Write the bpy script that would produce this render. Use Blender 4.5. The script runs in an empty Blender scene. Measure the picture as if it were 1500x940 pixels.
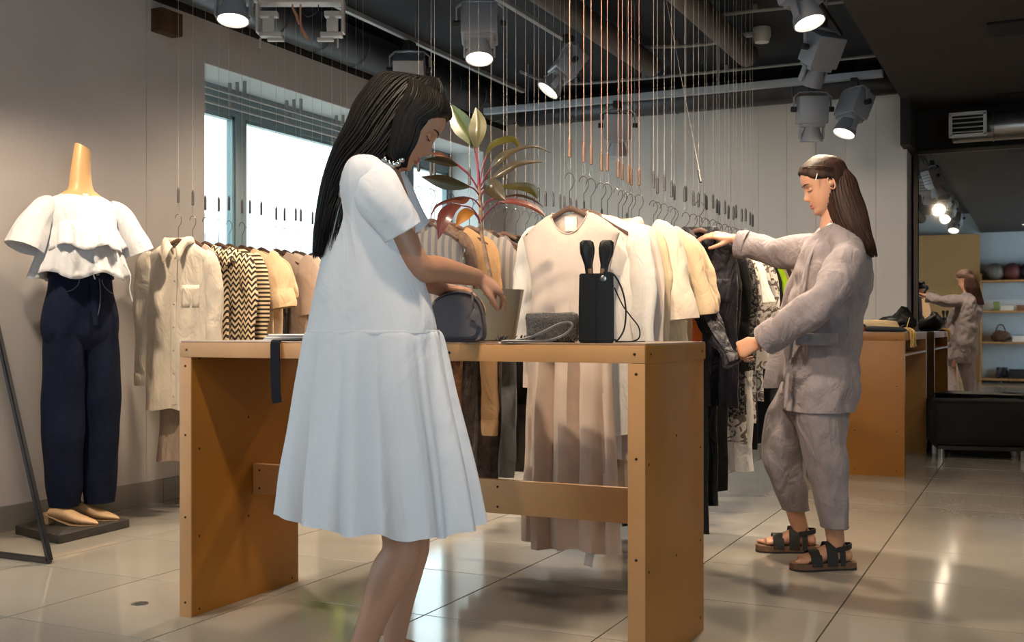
import bpy, bmesh, math, random
from mathutils import Vector, Matrix, noise
PI = math.pi
random.seed(7)
SC = bpy.context.scene
COL = SC.collection
V = Vector

def C(r, g, b):
    f = lambda c: (c/255/12.92) if c/255 <= .04045 else ((c/255+.055)/1.055)**2.4
    return (f(r), f(g), f(b), 1)

# ------------------------------------------------------------------ camera, world, exposure, daylight
cam_d = bpy.data.cameras.new('camera'); cam = bpy.data.objects.new('camera', cam_d); COL.objects.link(cam)
cam.location = (0, 0, .98); cam.rotation_euler = (PI/2, 0, math.radians(25.6))
cam_d.sensor_width = 36; cam_d.lens = 1610/1500*36; cam_d.shift_y = 12/1500
cam_d.clip_start = .05
SC.camera = cam
SC.view_settings.view_transform = 'Standard'; SC.view_settings.look = 'None'
SC.view_settings.exposure = -1.05; SC.view_settings.gamma = 1; SC.view_settings.use_curve_mapping = False
try:
    SC.cycles.max_bounces = 9; SC.cycles.diffuse_bounces = 4; SC.cycles.glossy_bounces = 5
    SC.cycles.transmission_bounces = 5; SC.cycles.transparent_max_bounces = 10
    SC.cycles.sample_clamp_indirect = 6; SC.cycles.blur_glossy = .6
    SC.cycles.caustics_reflective = False; SC.cycles.caustics_refractive = False
except Exception:
    pass
w = bpy.data.worlds.new('sky'); SC.world = w; w.use_nodes = True
bg = w.node_tree.nodes['Background']; bg.inputs[0].default_value = (.76, .88, 1, 1); bg.inputs[1].default_value = 12.5

def portal(x, y, z, sy, sz, flip=-1):
    ld = bpy.data.lights.new('daylight_portal', 'AREA'); ld.shape = 'RECTANGLE'
    ld.size = sz; ld.size_y = sy
    ld.cycles.is_portal = True
    o = bpy.data.objects.new('daylight_portal', ld); COL.objects.link(o)
    o.location = (x, y, z); o.rotation_euler = (0, flip*PI/2, 0)
portal(-4.95, 7.0, 1.75, 3.6, 1.7)
portal(-4.95, 0.0, 1.55, 4.7, 2.1)
portal(2.95, -.6, 1.4, 3.6, 2.2, 1)

EXPO_SPOT = 2.6
WARM = (1, .80, .58)

# ------------------------------------------------------------------ view helper: the point at depth d seen at pixel (u, v)
SN, CS = math.sin(math.radians(25.6)), math.cos(math.radians(25.6))
RV = V((CS, SN, 0)); FV = V((-SN, CS, 0)); ZV = V((0, 0, 1))
def P(u, v, d):
    l = (u-750)*d/1610
    return V((-SN*d+CS*l, CS*d+SN*l, .98-(v-482)*d/1610))
def row_y(x0, u):
    t = (u-750)/1610
    d = x0/(-SN+t*CS)
    return d*(CS+t*SN)

# ------------------------------------------------------------------ materials
MATS = {}
def mat(name, col=(.5, .5, .5, 1), rough=.8, metal=0, var=.0, vs=8, bump=0, bs=150, spec=.5, sheen=0, emit=None, es=0,
        coat=0, sss=0, stretch=None, col2=None, wrk=0, wsc=7):
    m = bpy.data.materials.new(name); m.use_nodes = True; MATS[name] = m
    nt = m.node_tree; b = nt.nodes['Principled BSDF']
    b.inputs['Base Color'].default_value = col; b.inputs['Roughness'].default_value = rough
    b.inputs['Metallic'].default_value = metal; b.inputs['Specular IOR Level'].default_value = spec
    if sheen: b.inputs['Sheen Weight'].default_value = sheen; b.inputs['Sheen Roughness'].default_value = .4
    if coat: b.inputs['Coat Weight'].default_value = coat; b.inputs['Coat Roughness'].default_value = .1
    if sss:
        b.inputs['Subsurface Weight'].default_value = sss; b.inputs['Subsurface Radius'].default_value = (.01, .004, .002)
        b.inputs['Subsurface Scale'].default_value = 1
    if emit: b.inputs['Emission Color'].default_value = emit; b.inputs['Emission Strength'].default_value = es
    tc = nt.nodes.new('ShaderNodeTexCoord'); mp = nt.nodes.new('ShaderNodeMapping')
    nt.links.new(tc.outputs['Object'], mp.inputs[0])
    if stretch: mp.inputs['Scale'].default_value = stretch
    if var or col2:
        n = nt.nodes.new('ShaderNodeTexNoise'); n.inputs['Scale'].default_value = vs; n.inputs['Detail'].default_value = 5
        nt.links.new(mp.outputs[0], n.inputs[0])
        mx = nt.nodes.new('ShaderNodeMix'); mx.data_type = 'RGBA'
        c2 = col2 if col2 else tuple(min(1, c*(1+var)) for c in col[:3])+(1,)
        c1 = col if col2 else tuple(c*(1-var) for c in col[:3])+(1,)
        mx.inputs[6].default_value = c1; mx.inputs[7].default_value = c2
        rp = nt.nodes.new('ShaderNodeValToRGB'); rp.color_ramp.elements[0].position = .35; rp.color_ramp.elements[1].position = .65
        nt.links.new(n.outputs[0], rp.inputs[0]); nt.links.new(rp.outputs[0], mx.inputs[0])
        nt.links.new(mx.outputs[2], b.inputs['Base Color'])
    if bump:
        n2 = nt.nodes.new('ShaderNodeTexNoise'); n2.inputs['Scale'].default_value = bs; n2.inputs['Detail'].default_value = 3
        nt.links.new(mp.outputs[0], n2.inputs[0])
        bp = nt.nodes.new('ShaderNodeBump'); bp.inputs['Strength'].default_value = bump; bp.inputs['Distance'].default_value = .004
        nt.links.new(n2.outputs[0], bp.inputs['Height']); nt.links.new(bp.outputs[0], b.inputs['Normal'])
        if wrk:
            n3 = nt.nodes.new('ShaderNodeTexNoise'); n3.inputs['Scale'].default_value = wsc; n3.inputs['Detail'].default_value = 3; n3.inputs['Distortion'].default_value = .9
            mp3 = nt.nodes.new('ShaderNodeMapping'); mp3.inputs['Scale'].default_value = (1.6, 1.6, .8); mp3.inputs['Rotation'].default_value = (.3, .5, .2)
            nt.links.new(tc.outputs['Object'], mp3.inputs[0]); nt.links.new(mp3.outputs[0], n3.inputs[0])
            b3 = nt.nodes.new('ShaderNodeBump'); b3.inputs['Strength'].default_value = wrk; b3.inputs['Distance'].default_value = .05
            nt.links.new(n3.outputs[0], b3.inputs['Height']); nt.links.new(b3.outputs[0], bp.inputs['Normal'])
    return m

def math_node(nt, op, a, b=None):
    n = nt.nodes.new('ShaderNodeMath'); n.operation = op
    for i, s in enumerate((a, b)):
        if s is None: continue
        if isinstance(s, (int, float)): n.inputs[i].default_value = s
        else: nt.links.new(s, n.inputs[i])
    return n.outputs[0]

def pattern_mat(name, kind, c1, c2, k=1.0, rough=.9):
    m = mat(name, c1, rough); nt = m.node_tree; b = nt.nodes['Principled BSDF']
    tc = nt.nodes.new('ShaderNodeTexCoord'); sp = nt.nodes.new('ShaderNodeSeparateXYZ')
    nt.links.new(tc.outputs['Object'], sp.inputs[0]); x, y, z = sp.outputs
    if kind == 'zigzag':
        a = math_node(nt, 'MULTIPLY', x, 28*k); a = math_node(nt, 'FRACT', a); a = math_node(nt, 'SUBTRACT', a, .5); a = math_node(nt, 'ABSOLUTE', a)
        q = math_node(nt, 'MULTIPLY', z, 32*k); q = math_node(nt, 'ADD', q, math_node(nt, 'MULTIPLY', a, 1.5))
        f = math_node(nt, 'GREATER_THAN', math_node(nt, 'FRACT', q), .5)
    elif kind == 'stripe':
        f = math_node(nt, 'GREATER_THAN', math_node(nt, 'FRACT', math_node(nt, 'MULTIPLY', x, 30*k)), .55)
    elif kind == 'hstripe':
        f = math_node(nt, 'GREATER_THAN', math_node(nt, 'FRACT', math_node(nt, 'MULTIPLY', z, 45*k)), .5)
    else:                                   # blotchy print
        n = nt.nodes.new('ShaderNodeTexNoise'); n.inputs['Scale'].default_value = 22*k; n.inputs['Detail'].default_value = 6; n.inputs['Distortion'].default_value = 1.5
        nt.links.new(tc.outputs['Object'], n.inputs[0])
        f = math_node(nt, 'GREATER_THAN', n.outputs[0], .52)
    mx = nt.nodes.new('ShaderNodeMix'); mx.data_type = 'RGBA'; mx.inputs[6].default_value = c1; mx.inputs[7].default_value = c2
    nt.links.new(f, mx.inputs[0]); nt.links.new(mx.outputs[2], b.inputs['Base Color'])
    return m

def glass_mat(name):
    m = bpy.data.materials.new(name); m.use_nodes = True; nt = m.node_tree; nt.nodes.clear()
    o = nt.nodes.new('ShaderNodeOutputMaterial'); t = nt.nodes.new('ShaderNodeBsdfTransparent'); g = nt.nodes.new('ShaderNodeBsdfGlossy')
    t.inputs[0].default_value = (.93, .98, .97, 1); g.inputs['Roughness'].default_value = .02
    mx = nt.nodes.new('ShaderNodeMixShader'); mx.inputs[0].default_value = .06
    nt.links.new(t.outputs[0], mx.inputs[1]); nt.links.new(g.outputs[0], mx.inputs[2]); nt.links.new(mx.outputs[0], o.inputs[0])
    return m

M_wall = mat('painted_wall', C(196, 188, 184), .85, var=.03, vs=3, bump=.15, bs=60)
M_wallb = mat('painted_boards', C(222, 216, 212), .8, var=.03, vs=2, bump=.1, bs=60)
M_white = mat('white_paint', C(225, 228, 228), .6)
M_black = mat('black_paint', C(38, 34, 33), .85, var=.1)
M_ceil = mat('dark_ceiling', C(38, 42, 50), .9, var=.12, vs=2, bump=.3, bs=30)
M_ceilb = mat('brown_black_ceiling', C(50, 42, 38), .9, var=.1, vs=2)
M_grout = mat('grout', C(70, 66, 60), .9)
M_tile = mat('glazed_floor_tile', C(148, 142, 133), .09, var=.06, vs=1.6, spec=.6)
M_skirt = mat('skirting_tile', C(140, 134, 126), .35, var=.04)
M_duct = mat('dark_duct_metal', C(74, 76, 82), .38, .6, var=.15, vs=4)
M_brownd = mat('brown_painted_duct', C(92, 80, 74), .5, .2, var=.1)
M_galv = mat('galvanised_metal', C(165, 165, 165), .3, .9, var=.15, vs=6)
M_grey = mat('grey_conduit', C(150, 150, 150), .5, .2)
M_barw = mat('pale_track_bar', C(158, 166, 178), .5)
M_lamp = mat('lamp_grey_paint', C(150, 152, 160), .45, .2)
M_lampd = mat('lamp_dark_plastic', C(28, 28, 30), .5)
M_lens = mat('lit_lens', C(255, 240, 215), .3, emit=(1, .86, .66, 1), es=14)
M_lenso = mat('unlit_lens', C(120, 115, 108), .15, .5)
M_steel = mat('brushed_steel', C(150, 148, 145), .3, 1)
M_hook = mat('dark_hook_wire', C(70, 68, 68), .35, 1)
M_wire = mat('thin_steel_wire', C(200, 190, 182), .45, .4)
M_wire_lit = mat('warm_lit_wire', C(215, 165, 145), .45, .4)  # warm lamp light on the wires, painted into their colour
M_grip = mat('grip_tube_metal', C(92, 88, 88), .4, .7)
M_grip_lit = mat('grip_tube_warm_lit', C(125, 98, 82), .45, .6)  # grip tubes with the same warm light painted into the colour
M_hang = mat('walnut_hanger', C(80, 54, 40), .6, var=.2, vs=30, stretch=(.1, 1, 1))
M_table = mat('tan_mdf', C(186, 138, 90), .55, var=.06, vs=5, bump=.06, bs=300)
M_tside = mat('ochre_mdf', C(150, 96, 26), .45, var=.07, vs=4, bump=.06, bs=300)
M_ttop = mat('table_top_laminate', C(150, 122, 100), .3, var=.05)
M_screw = mat('screw_dark', C(45, 32, 22), .6, .4)
M_frame = mat('window_frame_grey', C(120, 138, 146), .5)
M_glass = glass_mat('window_glass')
M_mirror = mat('mirror_silver', (.86, .86, .85, 1), .015, 1)
M_fac = mat('facade_plaster', C(236, 236, 232), .9, var=.03, vs=2)
M_facg = mat('facade_grey', C(196, 204, 208), .8)
M_pave = mat('street_paving', C(190, 188, 182), .9, var=.1)

# ------------------------------------------------------------------ mesh helpers
def bx(bm, c, s, rot=None, bev=0):
    r = bmesh.ops.create_cube(bm, size=1)
    vs = r['verts']
    M = Matrix.Translation(V(c)) @ (rot.to_4x4() if rot else Matrix.Identity(4)) @ Matrix.Diagonal((s[0], s[1], s[2], 1))
    bmesh.ops.transform(bm, matrix=M, verts=vs)
    if bev:
        es = {e for v in vs for e in v.link_edges}
        bmesh.ops.bevel(bm, geom=list(es), offset=bev, segments=2, affect='EDGES', profile=.6)
    return bm
def B(c, s, rot=None, bev=0): return bx(bmesh.new(), c, s, rot, bev)
def B2(x0, x1, y0, y1, z0, z1, bev=0): return B(((x0+x1)/2, (y0+y1)/2, (z0+z1)/2), (x1-x0, y1-y0, z1-z0), None, bev)

def loft(bm, rings, caps=(True, True), closed=True):
    rv = [[bm.verts.new(p) for p in r] for r in rings]
    n = len(rings[0])
    for a, b in zip(rv[:-1], rv[1:]):
        for i in range(n if closed else n-1):
            j = (i+1) % n
            try: bm.faces.new((a[i], a[j], b[j], b[i]))
            except ValueError: pass
    for k, flag in ((0, caps[0]), (-1, caps[1])):
        if flag and closed:
            c = sum((v.co for v in rv[k]), V())/n; cv = bm.verts.new(c)
            for i in range(n):
                j = (i+1) % n
                bm.faces.new((cv, rv[k][j], rv[k][i]) if k == 0 else (cv, rv[k][i], rv[k][j]))
    return rv

def ering(c, A, Bv, n=16, ex=1.0):
    out = []
    for i in range(n):
        t = 2*PI*i/n; a, b = math.cos(t), math.sin(t)
        a = math.copysign(abs(a)**ex, a); b = math.copysign(abs(b)**ex, b)
        out.append(V(c)+A*a+Bv*b)
    return out

def smoothpath(pts, sub=4):
    """Catmull-Rom through tuples (x, y, z, r...)"""
    n = len(pts); out = []
    for i in range(n-1):
        p0 = pts[max(i-1, 0)]; p1 = pts[i]; p2 = pts[i+1]; p3 = pts[min(i+2, n-1)]
        for k in range(sub):
            t = k/sub
            out.append(tuple(.5*((2*b)+(-a+c)*t+(2*a-5*b+4*c-d)*t*t+(-a+3*b-3*c+d)*t**3) for a, b, c, d in zip(p0, p1, p2, p3)))
    out.append(tuple(pts[-1]))
    return out

def tube(bm, pts, r, n=8, flat=1.0, side=None, caps=(True, True), fold=None, sub=0):
    """tube through points; r one value or one per point; flat squeezes across the 'side' axis"""
    if not hasattr(r, '__len__'): r = [r]*len(pts)
    if sub:
        q = smoothpath([(*p, rr) for p, rr in zip(pts, r)], sub)
        pts = [V(p[:3]) for p in q]; r = [p[3] for p in q]
    pts = [V(p) for p in pts]
    rings = []; ref = V(side) if side is not None else None
    for i, p in enumerate(pts):
        t = (pts[min(i+1, len(pts)-1)]-pts[max(i-1, 0)])
        if t.length < 1e-9: t = V((0, 0, 1))
        t.normalize()
        if ref is None:
            ref = V((0, 0, 1)) if abs(t.z) < .9 else V((1, 0, 0))
        a = ref-t*ref.dot(t)
        if a.length < 1e-6: a = t.orthogonal()
        a.normalize(); b = t.cross(a)
        if side is None: ref = a
        ring = []
        for k in range(n):
            ph = 2*PI*k/n
            rr = r[i]*(1+(fold(ph, i/(len(pts)-1)) if fold else 0))
            ring.append(p+a*math.cos(ph)*rr*flat+b*math.sin(ph)*rr)
        rings.append(ring)
    loft(bm, rings, caps)
    return bm

def sphere(bm, c, r, seg=12, M=None):
    rr = bmesh.ops.create_uvsphere(bm, u_segments=seg, v_segments=max(6, seg*2//3), radius=1)
    S = Matrix.Diagonal((r[0], r[1], r[2], 1)) if hasattr(r, '__len__') else Matrix.Diagonal((r, r, r, 1))
    bmesh.ops.transform(bm, matrix=Matrix.Translation(V(c)) @ (M.to_4x4() if M else Matrix.Identity(4)) @ S, verts=rr['verts'])
    return bm

def cyl(bm, a, b, r, n=12, r2=None):
    return tube(bm, [a, b], [r, r if r2 is None else r2], n)

def lathe(bm, prof, c=(0, 0, 0), n=24, rot=None, caps=(True, True)):
    rings = []
    for (r, z) in prof:
        ring = []
        for i in range(n):
            p = V((r*math.cos(2*PI*i/n), r*math.sin(2*PI*i/n), z))
            if rot: p = rot @ p
            ring.append(V(c)+p)
        rings.append(ring)
    loft(bm, rings, caps)
    return bm

def ribbon(bm, pts, wd, side, th=.003, sub=0):
    """flat strap through pts, width wd (or list), across side"""
    if not hasattr(wd, '__len__'): wd = [wd]*len(pts)
    if sub:
        q = smoothpath([(*p, rr) for p, rr in zip(pts, wd)], sub)
        pts = [V(p[:3]) for p in q]; wd = [p[3] for p in q]
    pts = [V(p) for p in pts]; rings = []
    for i, p in enumerate(pts):
        t = (pts[min(i+1, len(pts)-1)]-pts[max(i-1, 0)]).normalized()
        s = V(side); s = (s-t*s.dot(t)).normalized(); nn = t.cross(s)
        a = s*wd[i]/2; b = nn*th/2
        rings.append([p-a-b, p+a-b, p+a+b, p-a+b])
    loft(bm, rings)
    return bm

def jitter(bm, amp, sc, seed=0, vertical=1.0):
    """noise displacement along normals"""
    bm.normal_update()
    off = V((seed*3.7, seed*1.3, seed*.7))
    mv = []
    for v in bm.verts:
        q = V((v.co.x*sc, v.co.y*sc, v.co.z*sc*vertical))+off
        mv.append((v, v.normal*amp*noise.noise(q)*2))
    for v, d in mv: v.co += d
    return bm

def mk(name, bm, m, parent=None, smooth=True, world=False, recalc=True):
    if recalc: bmesh.ops.recalc_face_normals(bm, faces=bm.faces)
    me = bpy.data.meshes.new(name)
    if world and parent is not None:
        off = parent.matrix_parent_offset if hasattr(parent, 'matrix_parent_offset') else world_loc(parent)
        bmesh.ops.translate(bm, verts=bm.verts, vec=-off)
    bm.to_mesh(me); bm.free()
    if smooth:
        me.shade_smooth()
        try: me.set_sharp_from_angle(angle=math.radians(smooth if smooth > 1 else 42))
        except Exception: pass
    me.materials.append(m)
    o = bpy.data.objects.new(name, me); COL.objects.link(o)
    if parent is not None: o.parent = parent
    return o

def world_loc(o):
    p = V(o.location)
    while o.parent: o = o.parent; p += V(o.location)
    return p

def tag(o, label=None, cat=None, group=None, kind=None):
    if label: o['label'] = label
    if cat: o['category'] = cat
    if group: o['group'] = group
    if kind: o['kind'] = kind
    return o

def thing(name, label, cat, loc=(0, 0, 0), rz=0, group=None):
    o = bpy.data.objects.new(name, None); COL.objects.link(o); o.empty_display_size = .1
    o.location = loc; o.rotation_euler = (0, 0, rz)
    return tag(o, label, cat, group)

def struct(name, bm, m, smooth=False):
    return tag(mk(name, bm, m, None, smooth), kind='structure')

def copy_tree(o, parent=None, loc=None, rz=None):
    c = o.copy(); COL.objects.link(c)
    if parent is not None: c.parent = parent
    if loc is not None: c.location = loc
    if rz is not None: c.rotation_euler = (0, 0, rz)
    for ch in list(o.children): copy_tree(ch, c)
    return c

ORD = ['first', 'second', 'third', 'fourth', 'fifth', 'sixth', 'seventh', 'eighth', 'ninth', 'tenth', 'eleventh', 'twelfth',
       'thirteenth', 'fourteenth', 'fifteenth', 'sixteenth', 'seventeenth', 'eighteenth', 'nineteenth', 'twentieth',
       'twenty-first', 'twenty-second', 'twenty-third', 'twenty-fourth', 'twenty-fifth', 'twenty-sixth']
# ================================================================== THE SETTING
floor = struct('floor', B2(-5.0, 2.7, -3.2, 9.9, -.08, -.012), M_grout)
S = .635
tbm = B((0, 0, -.007), (S-.005, S-.005, .014), None, .0012)
proto = mk('tile', tbm, M_tile, floor, False)
proto.location = (-.63+S/2, 4.54+S/2, 0)
for i in range(-7, 5):
    for j in range(-13, 9):
        if i == 0 and j == 0: continue
        c = proto.copy(); COL.objects.link(c); c.location = (-.63+S*(i+.5), 4.54+S*(j+.5), 0)
        if c.location.x < -4.9 or c.location.y < -3.3: bpy.data.objects.remove(c)

XL, YB = -4.52, 9.3
# left wall with two window openings (y0, y1, z0, z1)
OPEN = [(-2.4, 2.5, .45, 2.6), (5.16, 8.84, .85, 2.58)]
wl = bmesh.new()
ys = [-3.2, -2.4, 2.5, 5.16, 8.84, 9.9]
for a, b in zip(ys[:-1], ys[1:]):
    op = [o for o in OPEN if o[0] == a]
    for z0, z1 in ([(0, op[0][2]), (op[0][3], 3.2)] if op else [(0, 3.2)]):
        bx(wl, ((XL-.012+XL-.42)/2, (a+b)/2, (z0+z1)/2), (.408, b-a, z1-z0))
wall_left = struct('wall_left', wl, M_wall)
def lp(y0, y1, z0, z1): mk('panel', B2(XL-.014, XL, y0+.0015, y1-.0015, z0+.0015, z1, 0), M_wall, wall_left, False)
for y0, y1 in ((-3.2, -2.4), (2.5, 3.48), (3.48, 4.68), (4.68, 5.16), (8.84, 9.3)): lp(y0, y1, 0, 3.2)
for y0, y1 in ((-2.4, 0), (0, 2.5)): lp(y0, y1, 0, .45); lp(y0, y1, 2.6, 3.2)
for y0, y1 in ((5.16, 6.99), (6.99, 8.84)): lp(y0, y1, 0, .85); lp(y0, y1, 2.58, 3.2)
# back wall of vertical boards
wall_back = struct('wall_back', B2(-5, -.95, YB+.012, 9.7, 0, 3.2), M_wallb)
nb = 15; bw = (4.52-.95)/nb
for k in range(nb):
    x0 = -4.52+k*bw
    mk('board', B2(x0+.001, x0+bw-.001, YB, YB+.014, 0, 3.2, .0008), M_wallb, wall_back, False)
wall_mirror = struct('wall_mirror_side', B2(-.95, 2.7, 9.66, 9.9, 0, 3.2), M_black)
wr = bmesh.new()
for y0_, y1_, z0_, z1_ in ((-3.2, -2.5, 0, 3.2), (1.2, 9.9, 0, 3.2), (-2.5, 1.2, 0, .3), (-2.5, 1.2, 2.5, 3.2)):
    bx(wr, (2.75, (y0_+y1_)/2, (z0_+z1_)/2), (.3, y1_-y0_, z1_-z0_))
wall_right = struct('wall_right', wr, M_wall)
wall_front = struct('wall_front', B2(-5, 2.9, -3.4, -3.05, 0, 3.2), mat('bluish_white_wall', C(196, 206, 214), .8, var=.03))
ceiling = struct('ceiling', B2(-5, -.95, -3.3, 9.9, 3.15, 3.4), M_ceil)
ceil2 = struct('ceiling_lowered', B2(-.97, 2.9, -3.3, 9.9, 2.78, 3.4), M_ceilb)
struct('trim_1', B2(XL-.001, XL+.006, -3.05, YB, 2.84, 3.15), M_black)
struct('trim_2', B2(XL, -.97, YB-.006, YB+.001, 2.90, 3.15), M_black)
struct('trim_3', B2(-.975, -.90, 9.05, 9.66, 2.42, 2.79), M_black)
# recessed black openings in the lowered ceiling
for k, (u, v) in enumerate(((1490, 38), (1494, 140))):
    d = 1.8*1610/(482-v); p = P(u, v, d)
    tag(mk('ceiling_recess', B2(p.x-.16, p.x+.16, p.y-.16, p.y+.16, 2.765, 2.783, .003), mat('recess_black', C(14, 13, 13), .9), None, False),
        ['black square recess in the lowered ceiling, nearer one', 'black square recess in the lowered ceiling, farther one'][k], 'ceiling recess')
# skirting
bb = struct('baseboard_left', B2(XL, XL+.012, -3.05, YB, 0, .02), M_skirt)
y = -3.0
while y < YB-.05:
    mk('skirting_tile', B2(XL, XL+.014, y+.0015, min(y+.6, YB)-.0015, 0, .125, .001), M_skirt, bb, False); y += .6
bb = struct('baseboard_back', B2(XL, -.95, YB-.012, YB, 0, .02), M_skirt)
for k in range(6):
    x0 = XL+.6*k
    mk('skirting_tile', B2(x0+.0015, min(x0+.6, -.95)-.0015, YB-.014, YB, 0, .125, .001), M_skirt, bb, False)
# socket and brown bracket
o = thing('wall_socket', 'small beige power socket low on the left wall behind the mannequin jeans', 'socket', (XL, 4.42, .30))
mk('plate', B((.005, 0, 0), (.01, .08, .08), None, .003), mat('beige_plastic', C(200, 180, 150), .5), o)
mk('outlet', lathe(bmesh.new(), [(.026, 0), (.026, .006), (.02, .006), (.018, .001)], (.009, 0, 0), 16, Matrix.Rotation(PI/2, 3, 'Y')), MATS['beige_plastic'], o)
tag(mk('wall_box', B((XL+.04, 4.80, 2.725), (.08, .17, .13), None, .004), mat('dark_brown_wood', C(74, 50, 28), .7, var=.2, vs=20), None),
    'small dark brown wooden box fixed high on the left wall below the duct', 'box')

# window in the left wall
def window(n, y0, y1, z0, z1, mull):
    xf = XL-.36
    fr = bmesh.new(); t = .06
    bx(fr, (xf, (y0+y1)/2, z1-.09), (.07, y1-y0, .18)); bx(fr, (xf, (y0+y1)/2, z0+.04), (.07, y1-y0, .08))
    for yy in (y0+t/2, y1-t/2): bx(fr, (xf, yy, (z0+z1)/2), (.07, t, z1-z0))
    w_ = struct('window_%d' % n, fr, M_frame)
    edges = [y0+t]+mull+[y1-t]
    for yy in mull: mk('mullion', B((xf, yy, (z0+z1)/2), (.075, .10, z1-z0), None, .006), M_frame, w_)
    for a, b in zip(edges[:-1], edges[1:]):
        a2 = a+(.05 if a in mull else 0); b2 = b-(.05 if b in mull else 0)
        s = bmesh.new()
        for yy in (a2+.012, b2-.012): bx(s, (xf, yy, (z0+z1)/2-.05), (.05, .024, z1-z0-.26))
        for zz in (z0+.092, z1-.192): bx(s, (xf, (a2+b2)/2, zz), (.05, b2-a2, .024))
        mk('sash', s, mat('sash_green_grey_%d' % n, C(118, 142, 144), .4), w_, False)
        mk('pane', B2(xf-.004, xf+.004, a2+.02, b2-.02, z0+.09, z1-.19), M_glass, w_, False)
    rv = bmesh.new()
    bx(rv, (XL-.18, (y0+y1)/2, z1+.004), (.35, y1-y0, .01)); bx(rv, (XL-.17, (y0+y1)/2, z0-.004), (.37, y1-y0, .012))
    bx(rv, (XL-.18, y0-.004, (z0+z1)/2), (.35, .01, z1-z0)); bx(rv, (XL-.18, y1+.004, (z0+z1)/2), (.35, .01, z1-z0))
    mk('reveal', rv, M_white, w_, False)
window(1, 5.16, 8.84, .85, 2.58, [5.885, 8.1])
window(2, -2.4, 2.5, .45, 2.6, [-.9, 1.0])
w3 = struct('window_3', B2(2.72, 2.78, -2.5, 1.2, .3, .36), M_frame)  # added window out of view, lets in daylight as fill from the right
for yy in (-2.48, -.65, 1.18): mk('mullion', B((2.75, yy, 1.4), (.06, .05, 2.2)), M_frame, w3, False)
for yy in (-1.565, .265): mk('pane', B((2.75, yy, 1.4), (.008, 1.78, 2.1)), M_glass, w3, False)
for k, (xx, zz, wd) in enumerate(((XL-.10, 2.475, .010), (XL-.16, 2.45, .008), (XL-.22, 2.42, .010))):
    o = thing('curtain_rail', ['grey pipe under the head of the window recess, nearest the room', 'grey pipe under the head of the window recess, middle one',
              'grey pipe under the head of the window recess, nearest the glass'][k], 'pipe', (xx, 5.3, zz), group='pipes in the window recess')
    bm = bmesh.new(); cyl(bm, (0, -.1, 0), (0, 3.0-.1*k, 0), wd, 10); mk('pipe', bm, M_grey, o)
    for q in range(5):
        mk('bracket', B((0, .35+q*.6, (2.58-zz)/2), (.016, .02, 2.58-zz-.002), None, .002), M_grey, o)

# outside: bright street front across the road
tag(mk('street', B2(-30, -5.2, -20, 40, -.5, -.42), M_pave, None, False), kind='structure')
o = thing('building', 'white plastered house front across the street, overexposed in daylight', 'building', (-11, 10, -.4))
mk('facade', B2(-1, 0, -14, 22, 0, 9), M_fac, o, False)
for yy, zz in ((-1.6, 2.6), (.4, 2.55), (2.9, 2.5), (5.4, 2.5), (8, 2.5), (-4.2, 2.6), (11, 2.5)):
    f = mk('window', B((.02, yy, zz), (.08, .8, .55), None, .01), M_facg, o, False)
    mk('pane', B((.062, yy, zz), (.01, .7, .45)), mat('far_glass', C(150, 165, 175), .2) if 'far_glass' not in MATS else MATS['far_glass'], f, False)
bm = bmesh.new(); pts = [(.06, -2.9+.75*math.cos(a), 1.9+.75*math.sin(a)) for a in [PI*k/16 for k in range(17)]]
tube(bm, pts, .07, 8); mk('arch', bm, M_facg, o)
bm = bmesh.new()
for k in range(9):
    pts = [(.09, -3.2+.11*math.cos(a), 1.1+k*.2+.11*math.sin(a)) for a in [2*PI*q/14 for q in range(15)]]
    tube(bm, pts, .012, 5)
mk('scrollwork', bm, M_facg, o)

# mirror
o = thing('wall_mirror', 'tall frameless wall mirror at the right end of the back wall', 'mirror', (.35, 9.63, 0))
mk('mirror_glass', B2(-1.24, 1.4, -.008, .004, .02, 2.42), M_mirror, o, False)
fr = bmesh.new(); bx(fr, (-1.262, -.01, 1.21), (.035, .05, 2.42)); bx(fr, (.08, 0, 2.432), (2.7, .05, .03)); bx(fr, (.08, 0, .01), (2.7, .03, .02))
mk('frame', fr, mat('dark_bronze_frame', C(58, 50, 42), .45, .5), o, False)

# ------------------------------------------------------------------ ducts, pipes and tracks under the ceiling
def duct(name, label, a, b, r, m, ribs=.35, bands=None, cat='duct', group=None):
    a, b = V(a), V(b); o = thing(name, label, cat, a, group=group); L = (b-a).length; dr = (b-a).normalized()
    bm = bmesh.new(); tube(bm, [V(), dr*.01, dr*(L-.01), b-a], [r*.9, r, r, r*.9], 28); mk('tube', bm, m, o, 60)
    k = ribs
    while k < L-.05 and ribs:
        bm = bmesh.new(); tube(bm, [dr*(k-.008), dr*(k-.004), dr*(k+.004), dr*(k+.008)], [r+.0005, r+.006, r+.006, r+.0005], 28)
        mk('seam_band', bm, m, o, 60); k += ribs
    return o
duct('air_duct', 'long dark metal duct running along the top of the left wall', (-4.35, -2.5, 2.965), (-4.35, 9.0, 2.965), .135, M_duct, .45)
duct('air_duct', 'grey duct along the top of the back wall', (-4.3, 9.13, 2.95), (-1.0, 9.13, 2.95), .115, M_duct, .5)
duct('air_duct', 'brown painted round duct ending above the plant, left of the two', (-2.72, -2.5, 3.03), (-2.72, 8.2, 3.03), .085, M_brownd, 0)
duct('air_duct', 'brown painted round duct ending beside the smoke detector, right of the two', (-1.97, -2.5, 3.03), (-1.97, 8.2, 3.03), .085, M_brownd, 0)
g = duct('air_duct', 'shiny galvanised duct above the mirror', (-.62, 9.42, 2.565), (2.5, 9.42, 2.565), .105, M_galv, .3)
o = thing('vent_grille', 'white rectangular vent grille with slats set in the galvanised duct', 'vent', (-.50, 9.29, 2.58))
fr = bmesh.new()
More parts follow.
